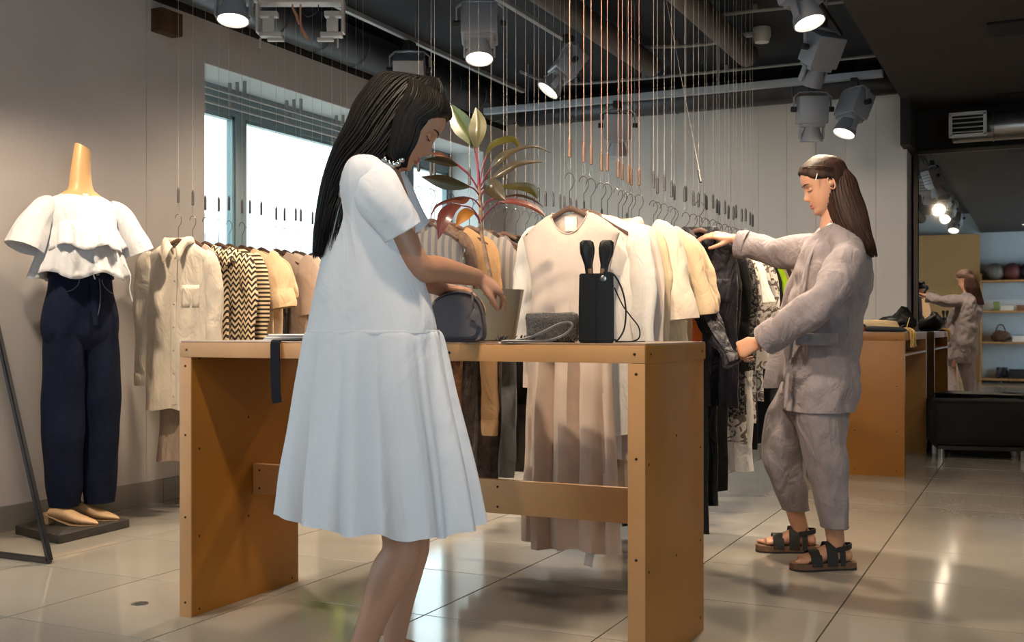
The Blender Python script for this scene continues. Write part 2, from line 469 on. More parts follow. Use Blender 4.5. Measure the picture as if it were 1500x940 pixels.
for dz in (-.085, .085): bx(fr, (0, 0, dz), (.27, .03, .025))
for dx in (-.125, .125): bx(fr, (dx, 0, 0), (.025, .03, .17))
mk('frame', fr, mat('white_metal', C(190, 190, 190), .5), o, False)
mk('backing', B((0, .02, 0), (.24, .01, .15)), MATS['recess_black'], o, False)
for k in range(4): mk('slat', B((0, .002, -.055+k*.036), (.23, .022, .004), Matrix.Rotation(.5, 3, 'X')), MATS['white_metal'], o, False)

def track(label, a, b, m, w=.035, h=.03, hang=True):
    a, b = V(a), V(b); o = thing('lighting_track', label, 'lighting track', a)
    dr = (b-a); L = dr.length; along_y = abs(dr.y) > abs(dr.x)
    c = dr/2
    mk('rail', B(c, (w, L, h) if along_y else (L, w, h), None, .003), m, o)
    n = 4
    for k in range(n):
        p = dr*((k+.5)/n)
        top = (3.15 if not (a.x+p.x > -.95) else 2.78)-a.z
        mk('hanger_rod', cyl(bmesh.new(), p, p+V((0, 0, top)), .005, 6), M_grey, o)
    return o
track('grey lighting track running back above the window rack', (-3.85, 3.6, 2.95), (-3.85, 8.25, 2.95), M_grey)
track('grey lighting track running back above the middle rack', (-2.9, 3.6, 2.95), (-2.9, 7.1, 2.95), M_grey)
track('grey lighting track beside the edge of the lowered ceiling', (-1.2, 3.4, 2.95), (-1.2, 7.6, 2.95), M_black)
track('pale lighting bar crossing in front of the back wall', (-4.18, 8.2, 2.8), (-1.0, 8.2, 2.8), M_barw, .06, .05)

def conduit(label, pts, r=.013):
    o = thing('conduit', label, 'pipe', pts[0]); p0 = V(pts[0]); bm = bmesh.new()
    tube(bm, [V(p)-p0 for p in pts], r, 8, sub=5); mk('pipe', bm, M_grey, o)
    for p in pts[1:-1:1]: mk('clip', B(V(p)-p0+V((0, 0, .02)), (.03, .03, .05), None, .003), M_grey, o)
conduit('thin grey conduit crossing the ceiling near the back wall', [(-3.85, 8.2, 3.1), (-3.8, 8.6, 3.1), (-3.6, 8.8, 3.1), (-3.0, 8.83, 3.09), (-2.3, 8.85, 3.09), (-1.6, 8.86, 3.09), (-.98, 8.86, 3.09)])
conduit('short grey conduit curving from the middle track towards the left duct', [(-2.9, 7.1, 3.1), (-2.88, 7.5, 3.1), (-2.83, 7.72, 3.1), (-2.74, 7.8, 3.1)])
conduit('short grey conduit between the two brown ducts', [(-2.7, 7.95, 3.12), (-2.45, 7.97, 3.1), (-2.2, 8.0, 3.1), (-1.97, 8.0, 3.12)])
conduit('short grey conduit leading to the smoke detector', [(-1.95, 7.3, 3.1), (-1.7, 7.3, 3.1), (-1.5, 7.32, 3.1), (-.98, 7.35, 3.1)])
# smoke detector
o = thing('smoke_detector', 'white round smoke detector beside the right brown duct', 'smoke detector', P(1116, 55, 7.9))
mk('housing', lathe(bmesh.new(), [(.03, .075), (.062, .07), (.066, .01), (.05, -.035), (.02, -.04)], n=20), M_white, o)
mk('mount', cyl(bmesh.new(), (0, 0, .07), (0, 0, 3.15-o.location.z), .012), M_grey, o)
mk('arm', cyl(bmesh.new(), (-.16, 0, .03), (-.05, 0, .03), .02), M_white, o)

# ------------------------------------------------------------------ spotlights
def spot(u, v_top, top_z, d, heading, tilt, label, lit=True, power=60, track_z=None, aim_size=70):
    base = P(u, v_top, d); base.z = top_z
    o = thing('spotlight', label, 'spotlight', base, group='grey track spotlights')
    drop = .19
    mk('adapter', B((0, 0, -.03), (.05, .09, .06), None, .004), M_lampd, o)
    H = Matrix.Rotation(heading, 3, 'Z')
    yk = bmesh.new()
    pts = [V((-.135, 0, -drop)), V((-.135, 0, -.10)), V((-.10, 0, -.07)), V((0, 0, -.06)), V((.10, 0, -.07)), V((.135, 0, -.10)), V((.135, 0, -drop))]
    ribbon(yk, [H @ p for p in pts], .03, H @ V((0, 1, 0)), .008); mk('yoke', yk, M_lamp, o, 30)
    for s in (-1, 1):
        mk('pivot_knob', cyl(bmesh.new(), H @ V((s*.118, 0, -drop)), H @ V((s*.155, 0, -drop)), .02, 14), M_lampd, o)
    R_ = H @ Matrix.Rotation(tilt, 3, 'X'); piv = V((0, 0, -drop))
    T = lambda p: piv+R_ @ V(p)
    hb = B(T((0, 0, -.005)), (.21, .15, .20), R_, .012)
    bx(hb, T((0, 0, -.115)), (.17, .12, .03), R_, .006)
    hs = mk('housing', hb, M_lamp, o, 30)
    for k in range(4): mk('cooling_fin', B(T((0, .078, -.06+k*.035)), (.18, .012, .006), R_), M_lampd, o, False)
    sn = bmesh.new(); lathe(sn, [(.055, -.12), (.060, -.15), (.078, -.20), (.082, -.235), (.076, -.236), (.070, -.205)], piv, 24, R_, (True, True))
    mk('snout', sn, M_lamp, o, 35)
    for s in (-1, 1): mk('side_arm', B(T((s*.085, 0, -.165)), (.012, .04, .10), R_, .003), M_lamp, o)
    lb = bmesh.new(); lathe(lb, [(.002, -.226), (.060, -.224), (.072, -.222), (.072, -.214)], piv, 24, R_)
    mk('lens', lb, M_lens if lit else M_lenso, o)
    if lit:
        ld = bpy.data.lights.new('bulb', 'SPOT'); ld.energy = power*EXPO_SPOT; ld.color = WARM
        ld.spot_size = math.radians(aim_size); ld.spot_blend = .55; ld.shadow_soft_size = .05
        lo = bpy.data.objects.new('bulb', ld); COL.objects.link(lo); lo.parent = o
        lo.location = T((0, 0, -.25)); lo.rotation_euler = R_.to_euler()
    return o
TR = math.radians
# heading: which way the lamp leans (0 = towards the camera side -y when tilt < 0)
spot(345, 0, 2.93, 5.5, TR(25), TR(-12), 'grey spotlight lit at the top left, over the mannequin side', True, 110, aim_size=95)
spot(600, 70, 2.93, 7.46, TR(25), TR(35), 'grey spotlight partly hidden behind the head of the woman in white', True, 90)
spot(703, 0, 2.93, 6.33, TR(25), TR(-18), 'grey spotlight with bright round lens above the plant', True, 170, aim_size=100)
spot(833, 60, 2.93, 7.3, TR(-50), TR(-38), 'slim grey spotlight tilted to the right over the middle racks', True, 150, aim_size=100)
spot(905, 150, 2.78, 8.69, TR(25), TR(15), 'grey spotlight hanging from the pale bar, left of its three', False)
spot(1090, -90, 2.93, 5.0, TR(10), TR(-15), 'spotlight cut off by the top edge, only its glowing lens showing', True, 130, aim_size=90)
spot(1168, -50, 2.93, 5.6, TR(60), TR(-20), 'grey spotlight hanging at the top right, lens glowing downwards', True, 150, aim_size=110)
spot(1205, 30, 2.93, 6.9, TR(50), TR(32), 'pale grey boxy spotlight turned away, nearest the lowered ceiling', False)
spot(1190, 130, 2.78, 8.05, TR(25), TR(8), 'unlit grey spotlight under the pale bar, middle of its three', False)
spot(1252, 125, 2.78, 7.9, TR(-40), TR(-25), 'lit spotlight under the pale bar, right of its three', True, 32, aim_size=120)

# the lamps of the same tracks above and behind the camera
def spot_at(x, y, top, heading, tilt, label, power, size=80):
    o = spot(750, 0, top, 1, heading, tilt, label, True, power, aim_size=size); o.location = (x, y, top); o['group'] = 'spotlights outside the view'; return o
spot_at(-3.85, 2.6, 2.93, TR(-6), TR(38), 'grey spotlight on the window-side track, outside the view', 110, 90)
spot_at(-2.9, 2.2, 2.93, TR(-20), TR(40), 'grey spotlight on the middle track, outside the view', 90, 80)
spot_at(-1.2, 1.9, 2.93, TR(10), TR(48), 'grey spotlight on the right track, outside the view', 115, 80)
spot_at(-1.2, .4, 2.93, TR(8), TR(30), 'grey spotlight on the right track behind the camera', 40, 100)
spot_at(-1.2, 2.9, 2.93, TR(8), TR(60), 'grey spotlight on the right track aimed at the back wall, outside the view', 170, 70)
spot_at(-2.9, 3.0, 2.93, TR(-2), TR(60), 'grey spotlight on the middle track aimed at the back wall, outside the view', 90, 70)
# fill lamps added to the lowered ceiling to brighten the right side
for k, (x, y, pw) in enumerate(((.9, 5.2, 50), (1.2, 1.6, 22), (.7, 7.6, 50), (-.2, -1.6, 50), (-.35, 6.3, 0))):
    if not pw: continue
    o = thing('fill_light', 'added round downlight in the lowered ceiling, %s from the mirror' % ORD[[1, 2, 0, 3][k]], 'fill_light', (x, y, 2.78), group='added fill lights in the lowered ceiling')
    mk('trim_ring', lathe(bmesh.new(), [(.05, -.002), (.065, -.006), (.065, 0), (.05, .0)], n=24), M_white, o)
    mk('lens', lathe(bmesh.new(), [(.001, -.003), (.05, -.003), (.05, .0)], n=24), M_lens, o)
    ld = bpy.data.lights.new('bulb', 'SPOT'); ld.energy = pw*EXPO_SPOT; ld.color = WARM; ld.spot_size = TR(130); ld.spot_blend = .6; ld.shadow_soft_size = .05
    lo = bpy.data.objects.new('bulb', ld); COL.objects.link(lo); lo.parent = o; lo.location = (0, 0, -.02)

# dismantled lamp frame with loose cables at the top left
base = P(440, 0, 6.3)
o = thing('lamp_frame', 'open white metal lamp carriage with loose cables hanging at the top left', 'lamp frame', base)
s = 6.3/1610
def fp(u, v, dd=0): return RV*((u-440)*s)+FV*dd+ZV*(-v*s)
RZ = Matrix.Rotation(TR(25.6), 3, 'Z')
M_lf = mat('cream_metal', C(205, 196, 190), .5)
mk('carrier', B(fp(441, 3), (.50, .10, .03), RZ, .004), M_lf, o)
mk('rod', cyl(bmesh.new(), fp(441, 0), V((0, 0, 3.15-base.z)), .012), M_grey, o)
for sg, ux in ((-1, 378), (1, 503)):
    mk('upright', B(fp(ux, 24), (.014, .07, 50*s), RZ, .002), M_lf, o)
    mk('bracket', B(fp(ux-sg*14, 20, .02), (28*s, .06, .03), RZ, .004), M_lf, o)
    mk('bracket', B(fp(ux-sg*18, 50, .02), (32*s, .06, .025), RZ, .004), M_lf, o)
    mk('plate', B(fp(ux-sg*14+(4 if sg < 0 else 0), 40, -.05), (17*s, .012, 19*s), RZ, .003), M_lf, o)
    mk('strut', B(fp(ux-sg*18, 36, .03), (.03, .03, 26*s), RZ, .003), M_lf, o)
    mk('clip', B(fp(ux-sg*26, 58, .0), (24*s, .03, .02), RZ, .003), M_lf, o)
    mk('pin', cyl(bmesh.new(), fp(ux+(3 if sg < 0 else -8), 56), fp(ux+(3 if sg < 0 else -8), 70), .006, 8), M_lf, o)
M_cab = mat('copper_cable', C(190, 140, 110), .5)
bm = bmesh.new(); tube(bm, [fp(441, 2), fp(440, 20), fp(441, 38), fp(446, 50), fp(453, 60)], [.006, .006, .007, .012, .004], 8, sub=4); mk('cable', bm, M_cab, o)
bm = bmesh.new(); tube(bm, [fp(428, 2), fp(429, 12), fp(434, 22), fp(438, 36)], [.005, .006, .009, .005], 8, sub=4); mk('cable', bm, M_cab, o)
bm = bmesh.new(); tube(bm, [fp(466, 2), fp(466, 14), fp(458, 22), fp(449, 24), fp(443, 18), fp(440, 8)], .003, 6, sub=4); mk('cable', bm, M_lampd, o)

# ================================================================== BEHIND THE CAMERA, SEEN IN THE MIRROR
M_shelf = mat('shelf_oak', C(168, 122, 76), .55, var=.12, vs=14)
struct('wall_partition', B2(-3.4, -.98, -2.95, -2.85, 0, 2.75), mat('tan_partition', C(196, 150, 98), .7, var=.04))
o = thing('shelving_unit', 'open wooden wall shelves seen in the mirror', 'shelves', (-.1, -2.86, 0))
for zz in (.06, .73, 1.30, 1.86): mk('shelf', B((0, 0, zz), (1.7, .38, .035), None, .003), M_shelf, o)
for xx in (-.86, .86): mk('side_panel', B((xx, 0, 1.0), (.025, .38, 2.0), None, .003), M_shelf, o)
cols = [('grey', C(110, 104, 98)), ('maroon', C(92, 44, 44)), ('dark navy', C(28, 32, 44)), ('orange', C(214, 128, 40)), ('beige', C(190, 170, 140))]
for k, (cn, cc) in enumerate(cols):
    c = thing('cushion', '%s round cushion standing on the top shelf seen in the mirror' % cn, 'cushion', (-.72+.28*k, -2.86, 1.878), group='cushions on the top shelf')
    bm = bmesh.new(); sphere(bm, (0, 0, .155), (.16, .15, .155), 20); mk('cover', bm, mat(cn+'_cushion', cc, .6, var=.15, vs=10), c)
    bm = bmesh.new(); tube(bm, [(.0+.161*math.cos(a), 0, .155+.157*math.sin(a)) for a in [2*PI*q/24 for q in range(25)]], .005, 6); mk('piping', bm, MATS[cn+'_cushion'], c)
itm = [('box', 'small green and white carton on the second shelf in the mirror', (-.70, 1.318), (.10, .09, .17), C(120, 140, 80)),
       ('box', 'flat white carton on the second shelf in the mirror', (-.52, 1.318), (.22, .14, .09), C(210, 205, 195)),
       ('box', 'brown gift box on the second shelf in the mirror', (-.26, 1.318), (.20, .14, .10), C(120, 80, 55)),
       ('box', 'blue and orange tin on the second shelf in the mirror', (.0, 1.318), (.18, .13, .09), C(70, 80, 120)),
       ('box', 'white folded cloth bundle box on the third shelf in the mirror', (-.25, .748), (.36, .24, .11), C(215, 210, 205)),
       ('box', 'black storage box on the bottom shelf in the mirror', (-.28, .078), (.42, .26, .17), C(30, 28, 27))]
for nm, lb, (x, z), (a, b_, c_), cc in itm:
    o = thing(nm, lb, 'box', (x, -2.86, z)); mm = mat('carton', cc, .7, var=.08)
    mk('body', B((0, 0, c_*.42), (a, b_, c_*.84), None, .006), mm, o); mk('lid', B((0, 0, c_*.9), (a+.006, b_+.006, c_*.2), None, .006), mm, o)
o = thing('handbag', 'slouchy brown bag on the third shelf in the mirror', 'bag', (-.62, -2.86, .748)); bm = bmesh.new()
sphere(bm, (0, 0, .10), (.17, .12, .10), 18); jitter(bm, .02, 12); mk('body', bm, mat('brown_fur', C(88, 60, 46), .9, var=.3, vs=30), o)
bm = bmesh.new(); tube(bm, [(-.10, 0, .17), (-.05, 0, .30), (.03, 0, .30), (.08, 0, .17)], .012, 8, sub=4); mk('handle', bm, MATS['brown_fur'], o)
for k, lb in enumerate(('dark blue ankle boot on the bottom shelf in the mirror, front one', 'dark blue ankle boot on the bottom shelf in the mirror, rear one')):
    o = thing('ankle_boot', lb, 'boot', (-.66+.1*k, -2.84-.06*k, .078), group='boots on the bottom shelf'); bm = bmesh.new()
    tube(bm, [(0, .08, .03), (0, .03, .04), (0, -.04, .05), (0, -.07, .12), (0, -.08, .2)], [.02, .035, .045, .04, .045], 12, sub=3)
    mk('upper', bm, mat('navy_leather', C(36, 38, 56), .4), o); mk('heel', B((0, -.08, .015), (.05, .04, .03)), MATS['navy_leather'], o)
# ================================================================== FURNITURE
def screw(parent, c, axis):
    a = V(axis)
    mk('screw', cyl(bmesh.new(), V(c)-a*.001, V(c)+a*.0012, .0042, 8), M_screw, parent, False)

o = thing('display_table', 'long tan wooden counter table with screwed edges, woman in white at it', 'table', (-1.81, 3.2, 0))
x0, x1, y0, y1 = -2.645+1.81, -.98+1.81, 2.9-3.2, 3.5-3.2
TW = .05
mk('table_top', B2(x0, x1, y0, y1, .885, .935, .0015), M_table, o)
mk('top_sheet', B2(x0, x1, y0, y1, .9352, .94, .0008), M_ttop, o)
for nm, a, b in (('side_panel', x0, x0+TW), ('side_panel', x1-TW, x1)):
    p = mk(nm, B2(a+.004, b-.004, y0+.001, y1-.001, 0, .884, .001), M_tside, o)
    mk('edge_strip', B2(a, b, y0-.006, y0, 0, .884, .0012), M_table, p)
e = mk('end_face', B2(x1-.004, x1+.002, y0, y1, .884, .9345, .0005), M_tside, o)
mk('edge_strip', B2(x0, x1, y0-.006, y0, .885, .9345, .0012), M_table, o)
mk('stretcher', B2(x0+TW, x1-TW, .02, .045, .378, .488, .0015), M_table, o)
for xx in (x0+.03, x0+.60, x0+1.05, x1-.03): screw(o, (xx, y0-.006, .91), (0, -1, 0))
for xx in (x0+TW/2, x1-TW/2):
    for zz in (.855, .62, .34, .05): screw(o, (xx, y0-.006, zz), (0, -1, 0))
for xx in (x0+TW+.03, x0+1.05, x0+.62, x1-TW-.03):
    for zz in (.40, .465): screw(o, (xx, .02, zz), (0, -1, 0))
for yy in (y0+.04, y1-.04):
    for zz in (.91, .6, .3, .05):
        screw(o, (x1+(.002 if zz > .9 else -.004), yy, zz), (1, 0, 0)); screw(o, (x0+TW-.004, yy, zz-.03), (1, 0, 0))
for zz in (.66, .30): screw(o, (x0+TW-.004, .0, zz), (1, 0, 0)); screw(o, (x1-.004, .0, zz), (1, 0, 0))

# rear counter
o = thing('display_table', 'orange-brown wooden counter behind the woman in grey, beside the mirror', 'table', (-1.12, 8.48, 0))
a0, a1, b0, b1 = -.32, .32, -.80, .80
mk('table_top', B2(a0, a1, b0, b1, .905, .955, .0015), M_table, o)
mk('top_sheet', B2(a0, a1, b0, b1, .9552, .96, .0008), M_ttop, o)
mk('hanging_shelf', B2(a0+.02, a1-.002, b0+.05, b1-.05, .80, .815, .001), M_tside, o)
for a, b in ((b0, b0+.05), (b1-.05, b1)):
    mk('side_panel', B2(a0, a1, a, b, 0, .904, .0015), M_tside, o)
mk('end_face', B2(a0, a1, b0-.004, b0, .9045, .9545, .0005), M_tside, o)
for xx in (a0+.05, 0, a1-.05):
    for zz in (.91, .60, .30, .04): screw(o, (xx, b0-(.004 if zz > .9 else 0), zz), (0, -1, 0)); screw(o, (xx, b1-.05, zz-.05), (0, -1, 0))

# ottoman with black cover
o = thing('ottoman', 'black covered ottoman on chrome feet in front of the mirror', 'ottoman', (-.42, 9.15, 0), TR(12))
bm = B((0, 0, .27), (.70, .46, .34), None, .05)
bmesh.ops.subdivide_edges(bm, edges=bm.edges, cuts=5, use_grid_fill=True)
for v in bm.verts:
    if v.co.z < .2:
        k = (.2-v.co.z)/.1; v.co.x *= 1+.015*k*math.sin(v.co.y*30+2); v.co.y *= 1+.02*k*math.sin(v.co.x*26)
jitter(bm, .007, 7, 3)
mk('cover', bm, mat('black_cover_cloth', C(19, 18, 18), .8, var=.15, bump=.3, bs=40, spec=.25), o)
bm = bmesh.new()
tube(bm, [(.34, .22, .435), (-.34, .22, .435), (-.34, -.22, .435), (.34, -.22, .435), (.34, .22, .435)], .006, 6)
mk('seam', bm, MATS['black_cover_cloth'], o)
mk('base_frame', B((0, 0, .085), (.62, .40, .03), None, .004), M_black, o)
for sx in (-1, 1):
    for sy in (-1, 1): mk('leg', cyl(bmesh.new(), (sx*.29, sy*.18, 0), (sx*.29, sy*.18, .075), .026, 16), M_steel, o)

# A-frame stand at the left edge
o = thing('rack_stand', 'dark steel tube A-frame stand leg cut off by the left edge', 'clothes rack', (-4.0, 3.31, 0)); bm = bmesh.new()
A, Bq, Cc = V((.27, 0, .012)), V((-.25, 0, 1.62)), V((-.40, 0, .012))
M_tubes = mat('raw_steel_tube', C(95, 95, 98), .28, .95, var=.1)
for a, b in ((A, Bq), (Cc, Bq), (A, Cc)):
    bm = bmesh.new(); d = (b-a).normalized(); q = V((0, 1, 0)); n_ = d.cross(q)
    loft(bm, [[p+q*s1*.012+n_*s2*.012 for s1, s2 in ((-1, -1), (1, -1), (1, 1), (-1, 1))] for p in (a, b)])
    bmesh.ops.bevel(bm, geom=[e for e in bm.edges if abs((e.verts[0].co-e.verts[1].co).normalized().dot(d)) > .99], offset=.004, segments=2, affect='EDGES')
    mk('tube', bm, M_tubes, o, 30)

# ================================================================== MANNEQUIN
MB_ = V((-4.235, 3.945, 0)); MR = TR(70)
o = thing('mannequin', 'headless mannequin with long pale wooden neck, dressed in a white blouse', 'mannequin', MB_, MR)
M_skinw = mat('pale_wood_neck', C(214, 170, 118), .42, var=.06, vs=6, stretch=(3, 3, .6))
bm = bmesh.new()
sec = [(1.16, .15, .10, 0), (1.26, .145, .10, 0), (1.36, .15, .11, 0), (1.46, .165, .10, 0), (1.54, .185, .085, 0), (1.60, .165, .07, 0), (1.635, .10, .062, .0), (1.66, .062, .056, .0),
       (1.69, .052, .052, 0), (1.75, .047, .048, 0), (1.82, .042, .043, .006), (1.865, .038, .038, .012)]
loft(bm, [ering((xx, 0, z+(0 if i < 11 else 0)), V((a, 0, 0)), V((0, b, 0)), 28, .9) for i, (z, a, b, xx) in enumerate(sec)])
for v in bm.verts:
    if v.co.z > 1.84: v.co.z += -v.co.x*.55+.01
mk('torso_neck', bm, M_skinw, o)
mk('stand_rod', cyl(bmesh.new(), (.0, .03, .05), (0, .03, 1.2), .014, 12), M_steel, o)
b_ = bmesh.new(); qd = [Matrix.Rotation(-MR, 3, 'Z') @ (P(u, v, .98*1610/(v-482))-MB_) for u, v in ((22, 782), (86, 797), (190, 772), (118, 760))]
loft(b_, [[V((p.x, p.y, z)) for p in qd] for z in (0, .042)]); bmesh.ops.bevel(b_, geom=list(b_.edges), offset=.003, segments=1, affect='EDGES')
mk('base', b_, mat('dark_slate_base', C(52, 48, 45), .5, var=.3, vs=14), o)
# jeans, dark denim, on the mannequin
M_den = mat('dark_denim', C(17, 26, 50), .8, var=.16, vs=60, bump=.35, bs=500, spec=.2, wrk=.35, wsc=6)
M_stitch = mat('denim_stitch', C(92, 96, 110), .8)
jn = thing('jeans', 'dark blue high-waisted wide barrel-leg jeans worn by the mannequin', 'jeans', MB_, MR)
for s in (-1, 1):
    bm = bmesh.new(); rings = []
    prof = [(1.0, .081, .090, .100), (.92, .083, .097, .100), (.80, .085, .099, .098), (.68, .088, .098, .094), (.55, .092, .096, .096), (.42, .094, .090, .096), (.30, .092, .084, .090), (.20, .088, .078, .084), (.125, .085, .070, .078)]
    q = smoothpath(prof, 5)
    for z, cx, a, b in q:
        r = []
        for k in range(40):
            t = 2*PI*k/40; f = 1+.035*math.sin(3*t+z*9+s)+.03*math.sin(5*t-z*13)
            r.append(V((s*cx+math.cos(t)*a*f, math.sin(t)*b*f-.01, z)))
        rings.append(r)
    loft(bm, rings, (True, False)); jitter(bm, .006, 6, 2+s)
    lg = mk('trouser_leg', bm, M_den, jn)
    hm = [V((s*.088+math.cos(2*PI*k/40)*.0775, math.sin(2*PI*k/40)*.087-.01, .135)) for k in range(41)]
bm = bmesh.new()
prof = [(.88, .160, .085), (.94, .180, .108), (1.0, .184, .115), (1.08, .175, .115), (1.16, .158, .105), (1.22, .15, .10), (1.255, .150, .10)]
loft(bm, [ering((0, -.005, z), V((a, 0, 0)), V((0, b, 0)), 44, .85) for z, a, b in smoothpath(prof, 4)], (True, True)); jitter(bm, .004, 7, 5)
mk('hip', bm, M_den, jn)
bm = bmesh.new(); loft(bm, [ering((0, -.005, z), V((a, 0, 0)), V((0, b, 0)), 44, .85) for z, a, b in ((1.225, .152, .102), (1.228, .157, .107), (1.268, .155, .105), (1.272, .150, .10))], (False, False))
mk('waistband', bm, M_den, jn)
def hipy(x, z):                                   # front of the hip
    q = smoothpath(prof, 4); z0 = min(q, key=lambda t: abs(t[0]-z)); k = min(.999, abs(x)/z0[1])
    return -.005-z0[2]*(1-k**(2/.85))**(.85/2)-.005
def on_front(pts, w_, nm, m, par, th=.002):
    bm = bmesh.new(); ribbon(bm, [V((x, hipy(x, z), z)) for x, z in pts], w_, V((0, 0, 1)) if abs(pts[0][0]-pts[-1][0]) > abs(pts[0][1]-pts[-1][1]) else V((1, 0, 0)), th, 3); mk(nm, bm, m, par)
on_front([(-.05, 1.222), (-.06, 1.19), (-.09, 1.165), (-.13, 1.155)], .004, 'pocket_seam', M_stitch, jn)
on_front([(.06, 1.222), (.07, 1.19), (.10, 1.165), (.13, 1.155)], .004, 'pocket_seam', M_stitch, jn)
on_front([(.045, 1.24), (.050, 1.16), (.040, 1.08), (.02, 1.02)], .005, 'fly_seam', M_stitch, jn)
on_front([(.005, 1.24), (.012, 1.16), (.015, 1.08), (.018, 1.0)], .026, 'wrap_flap', M_den, jn, .006)
for x in (-.10, .03, .11): on_front([(x, 1.275), (x, 1.222)], .010, 'belt_loop', M_den, jn, .012)
mk('button', lathe(bmesh.new(), [(.009, 0), (.009, .003), (.004, .004)], (.035, -.118, 1.248), 12, Matrix.Rotation(PI/2, 3, 'X')), M_steel, jn)

# white ruffled blouse
M_wcot = mat('white_cotton', C(222, 222, 226), .85, var=.02, bump=.2, bs=120, sheen=.1, wrk=.35, wsc=9)
bl = thing('blouse', 'white cropped blouse with ruffles and wide sleeves on the mannequin', 'blouse', MB_, MR)
bm = bmesh.new(); rings = []
prof = [(1.652, .064, .060), (1.635, .10, .070), (1.60, .165, .085), (1.54, .19, .105), (1.46, .178, .125), (1.38, .175, .13), (1.33, .18, .135)]
for z, a, b in smoothpath(prof, 5):
    k = (1.65-z)/.32
    rings.append([V((math.cos(t)*a*(1+.01*k*math.sin(22*t)), math.sin(t)*b*(1+.03*k*math.sin(26*t)+.012*math.sin(31*t)), z-.02*math.exp(-(a*math.cos(t)/.06)**2)*max(0, -math.sin(t))*max(0, 1-k*3))) for t in [2*PI*i/120 for i in range(120)]])
loft(bm, rings, (False, False)); mk('bodice', bm, M_wcot, bl)
def ruffle(name, z0, z1, a0, b0, a1, b1, n, amp, t0=0, t1=2*PI, ph=0, zj=.02, parent=bl):
    bm = bmesh.new(); N = int(160*(t1-t0)/(2*PI)); rings = []
    for j in range(9):
        k = j/8; r = []
        for i in range(N+1):
            t = t0+(t1-t0)*i/N; f = 1+amp*k*(math.sin(n*t+ph)+.4*math.sin(2.3*n*t+1))
            r.append(V((math.cos(t)*(a0+(a1-a0)*k)*f, math.sin(t)*(b0+(b1-b0)*k)*f, z0+(z1-z0)*k+zj*k*math.sin(n*.5*t+ph))))
        rings.append(r)
    loft(bm, rings, (False, False), closed=False)
    o_ = mk(name, bm, M_wcot, parent); md = o_.modifiers.new('th', 'SOLIDIFY'); md.thickness = .002; return o_
ruffle('ruffle', 1.42, 1.235, .182, .135, .235, .19, 11, .06, zj=.018)
ruffle('ruffle', 1.50, 1.37, .165, .13, .20, .20, 13, .08, PI*1.12, PI*1.9, 1, .015)
for s in (-1, 1):
    bm = bmesh.new()
    tube(bm, [(s*.135, 0, 1.575), (s*.175, -.005, 1.55), (s*.215, -.01, 1.49), (s*.25, -.015, 1.42), (s*.275, -.02, 1.36)], [.05, .066, .078, .084, .09], 36, 1.0, (0, 1, 0), (True, False),
         fold=lambda ph, k: .05*k*math.sin(4*ph+1)+.02*math.sin(9*ph), sub=5)
    jitter(bm, .005, 8, 4+s); mk('sleeve', bm, M_wcot, bl)
bm = bmesh.new(); loft(bm, [ering((0, 0, z), V((a, 0, 0)), V((0, a*.95, 0)), 40) for z, a in ((1.638, .068), (1.655, .066), (1.662, .060), (1.650, .060))], (False, False))
for v in bm.verts: v.co.z -= .018*max(0, -v.co.y/.06)
mk('neck_binding', bm, M_wcot, bl)
bm = bmesh.new(); tube(bm, [(.16, -.13, 1.30), (.185, -.15, 1.24), (.18, -.15, 1.18), (.195, -.15, 1.12)], .003, 6, sub=4); mk('tie_cord', bm, M_wcot, bl)
bm = bmesh.new(); tube(bm, [(-.02, -.16, 1.27), (-.01, -.17, 1.24), (0, -.165, 1.22)], .003, 6, sub=4); mk('tie_cord', bm, M_wcot, bl)
# mules
M_mule = mat('sand_leather', C(196, 160, 120), .5, var=.05)
for k, (lx, ly, lb) in enumerate(((-.045, -.10, 'sand beige pointed mule, nearer one on the black base'), (.115, -.04, 'sand beige pointed mule, farther one on the black base'))):
    off = (P(92, 772, 5.28) if k == 0 else P(124, 766, 5.42))-MB_; off.z = 0
    o = thing('mule', lb, 'shoe', MB_+off+V((0, 0, .043)), MR+TR(35), group='pair of mules')
    rings = []
    for y, wz, h, zb in ((.06, .034, .045, .035), (.02, .037, .060, .028), (-.03, .039, .062, .016), (-.08, .042, .048, .006), (-.12, .038, .036, .004), (-.16, .024, .024, .004), (-.185, .006, .008, .006)):
        rings.append([V((math.cos(t)*wz, y, zb+h/2*(1+math.sin(t))*(1 if math.sin(t) > 0 else 1))) for t in [2*PI*i/20 for i in range(20)]])
    bm = bmesh.new(); loft(bm, rings); mk('upper', bm, M_mule, o)
    bm = bmesh.new(); loft(bm, [[V((sx*wd, y, z+dz)) for sx, dz in ((-1, 0), (1, 0), (1, .006), (-1, .006))] for y, wd, z in ((.10, .024, .048), (.06, .032, .040), (0, .034, .018), (-.06, .040, .001), (-.12, .036, 0), (-.18, .008, .0))])
    mk('sole', bm, M_mule, o); mk('heel', B((0, .082, .024), (.045, .04, .048), None, .004), M_mule, o)

# ================================================================== THINGS ON THE FRONT TABLE
ZT = .941
# magazines
for k in range(5):
    o = thing('magazine', 'thin white booklet in the fanned stack on the table, %s from the bottom' % ORD[k], 'booklet', (-2.27+.012*k-.0*k, 3.16-.01*k, ZT+.0045*k), TR(8-5*k), group='booklets on the table')
    mk('cover', B((0, 0, .0021), (.30, .21, .0042), None, .0008), mat('paper_%d' % k, [C(225, 225, 225), C(170, 172, 176), C(232, 230, 228), C(150, 150, 155), C(236, 236, 236)][k], .5), o)
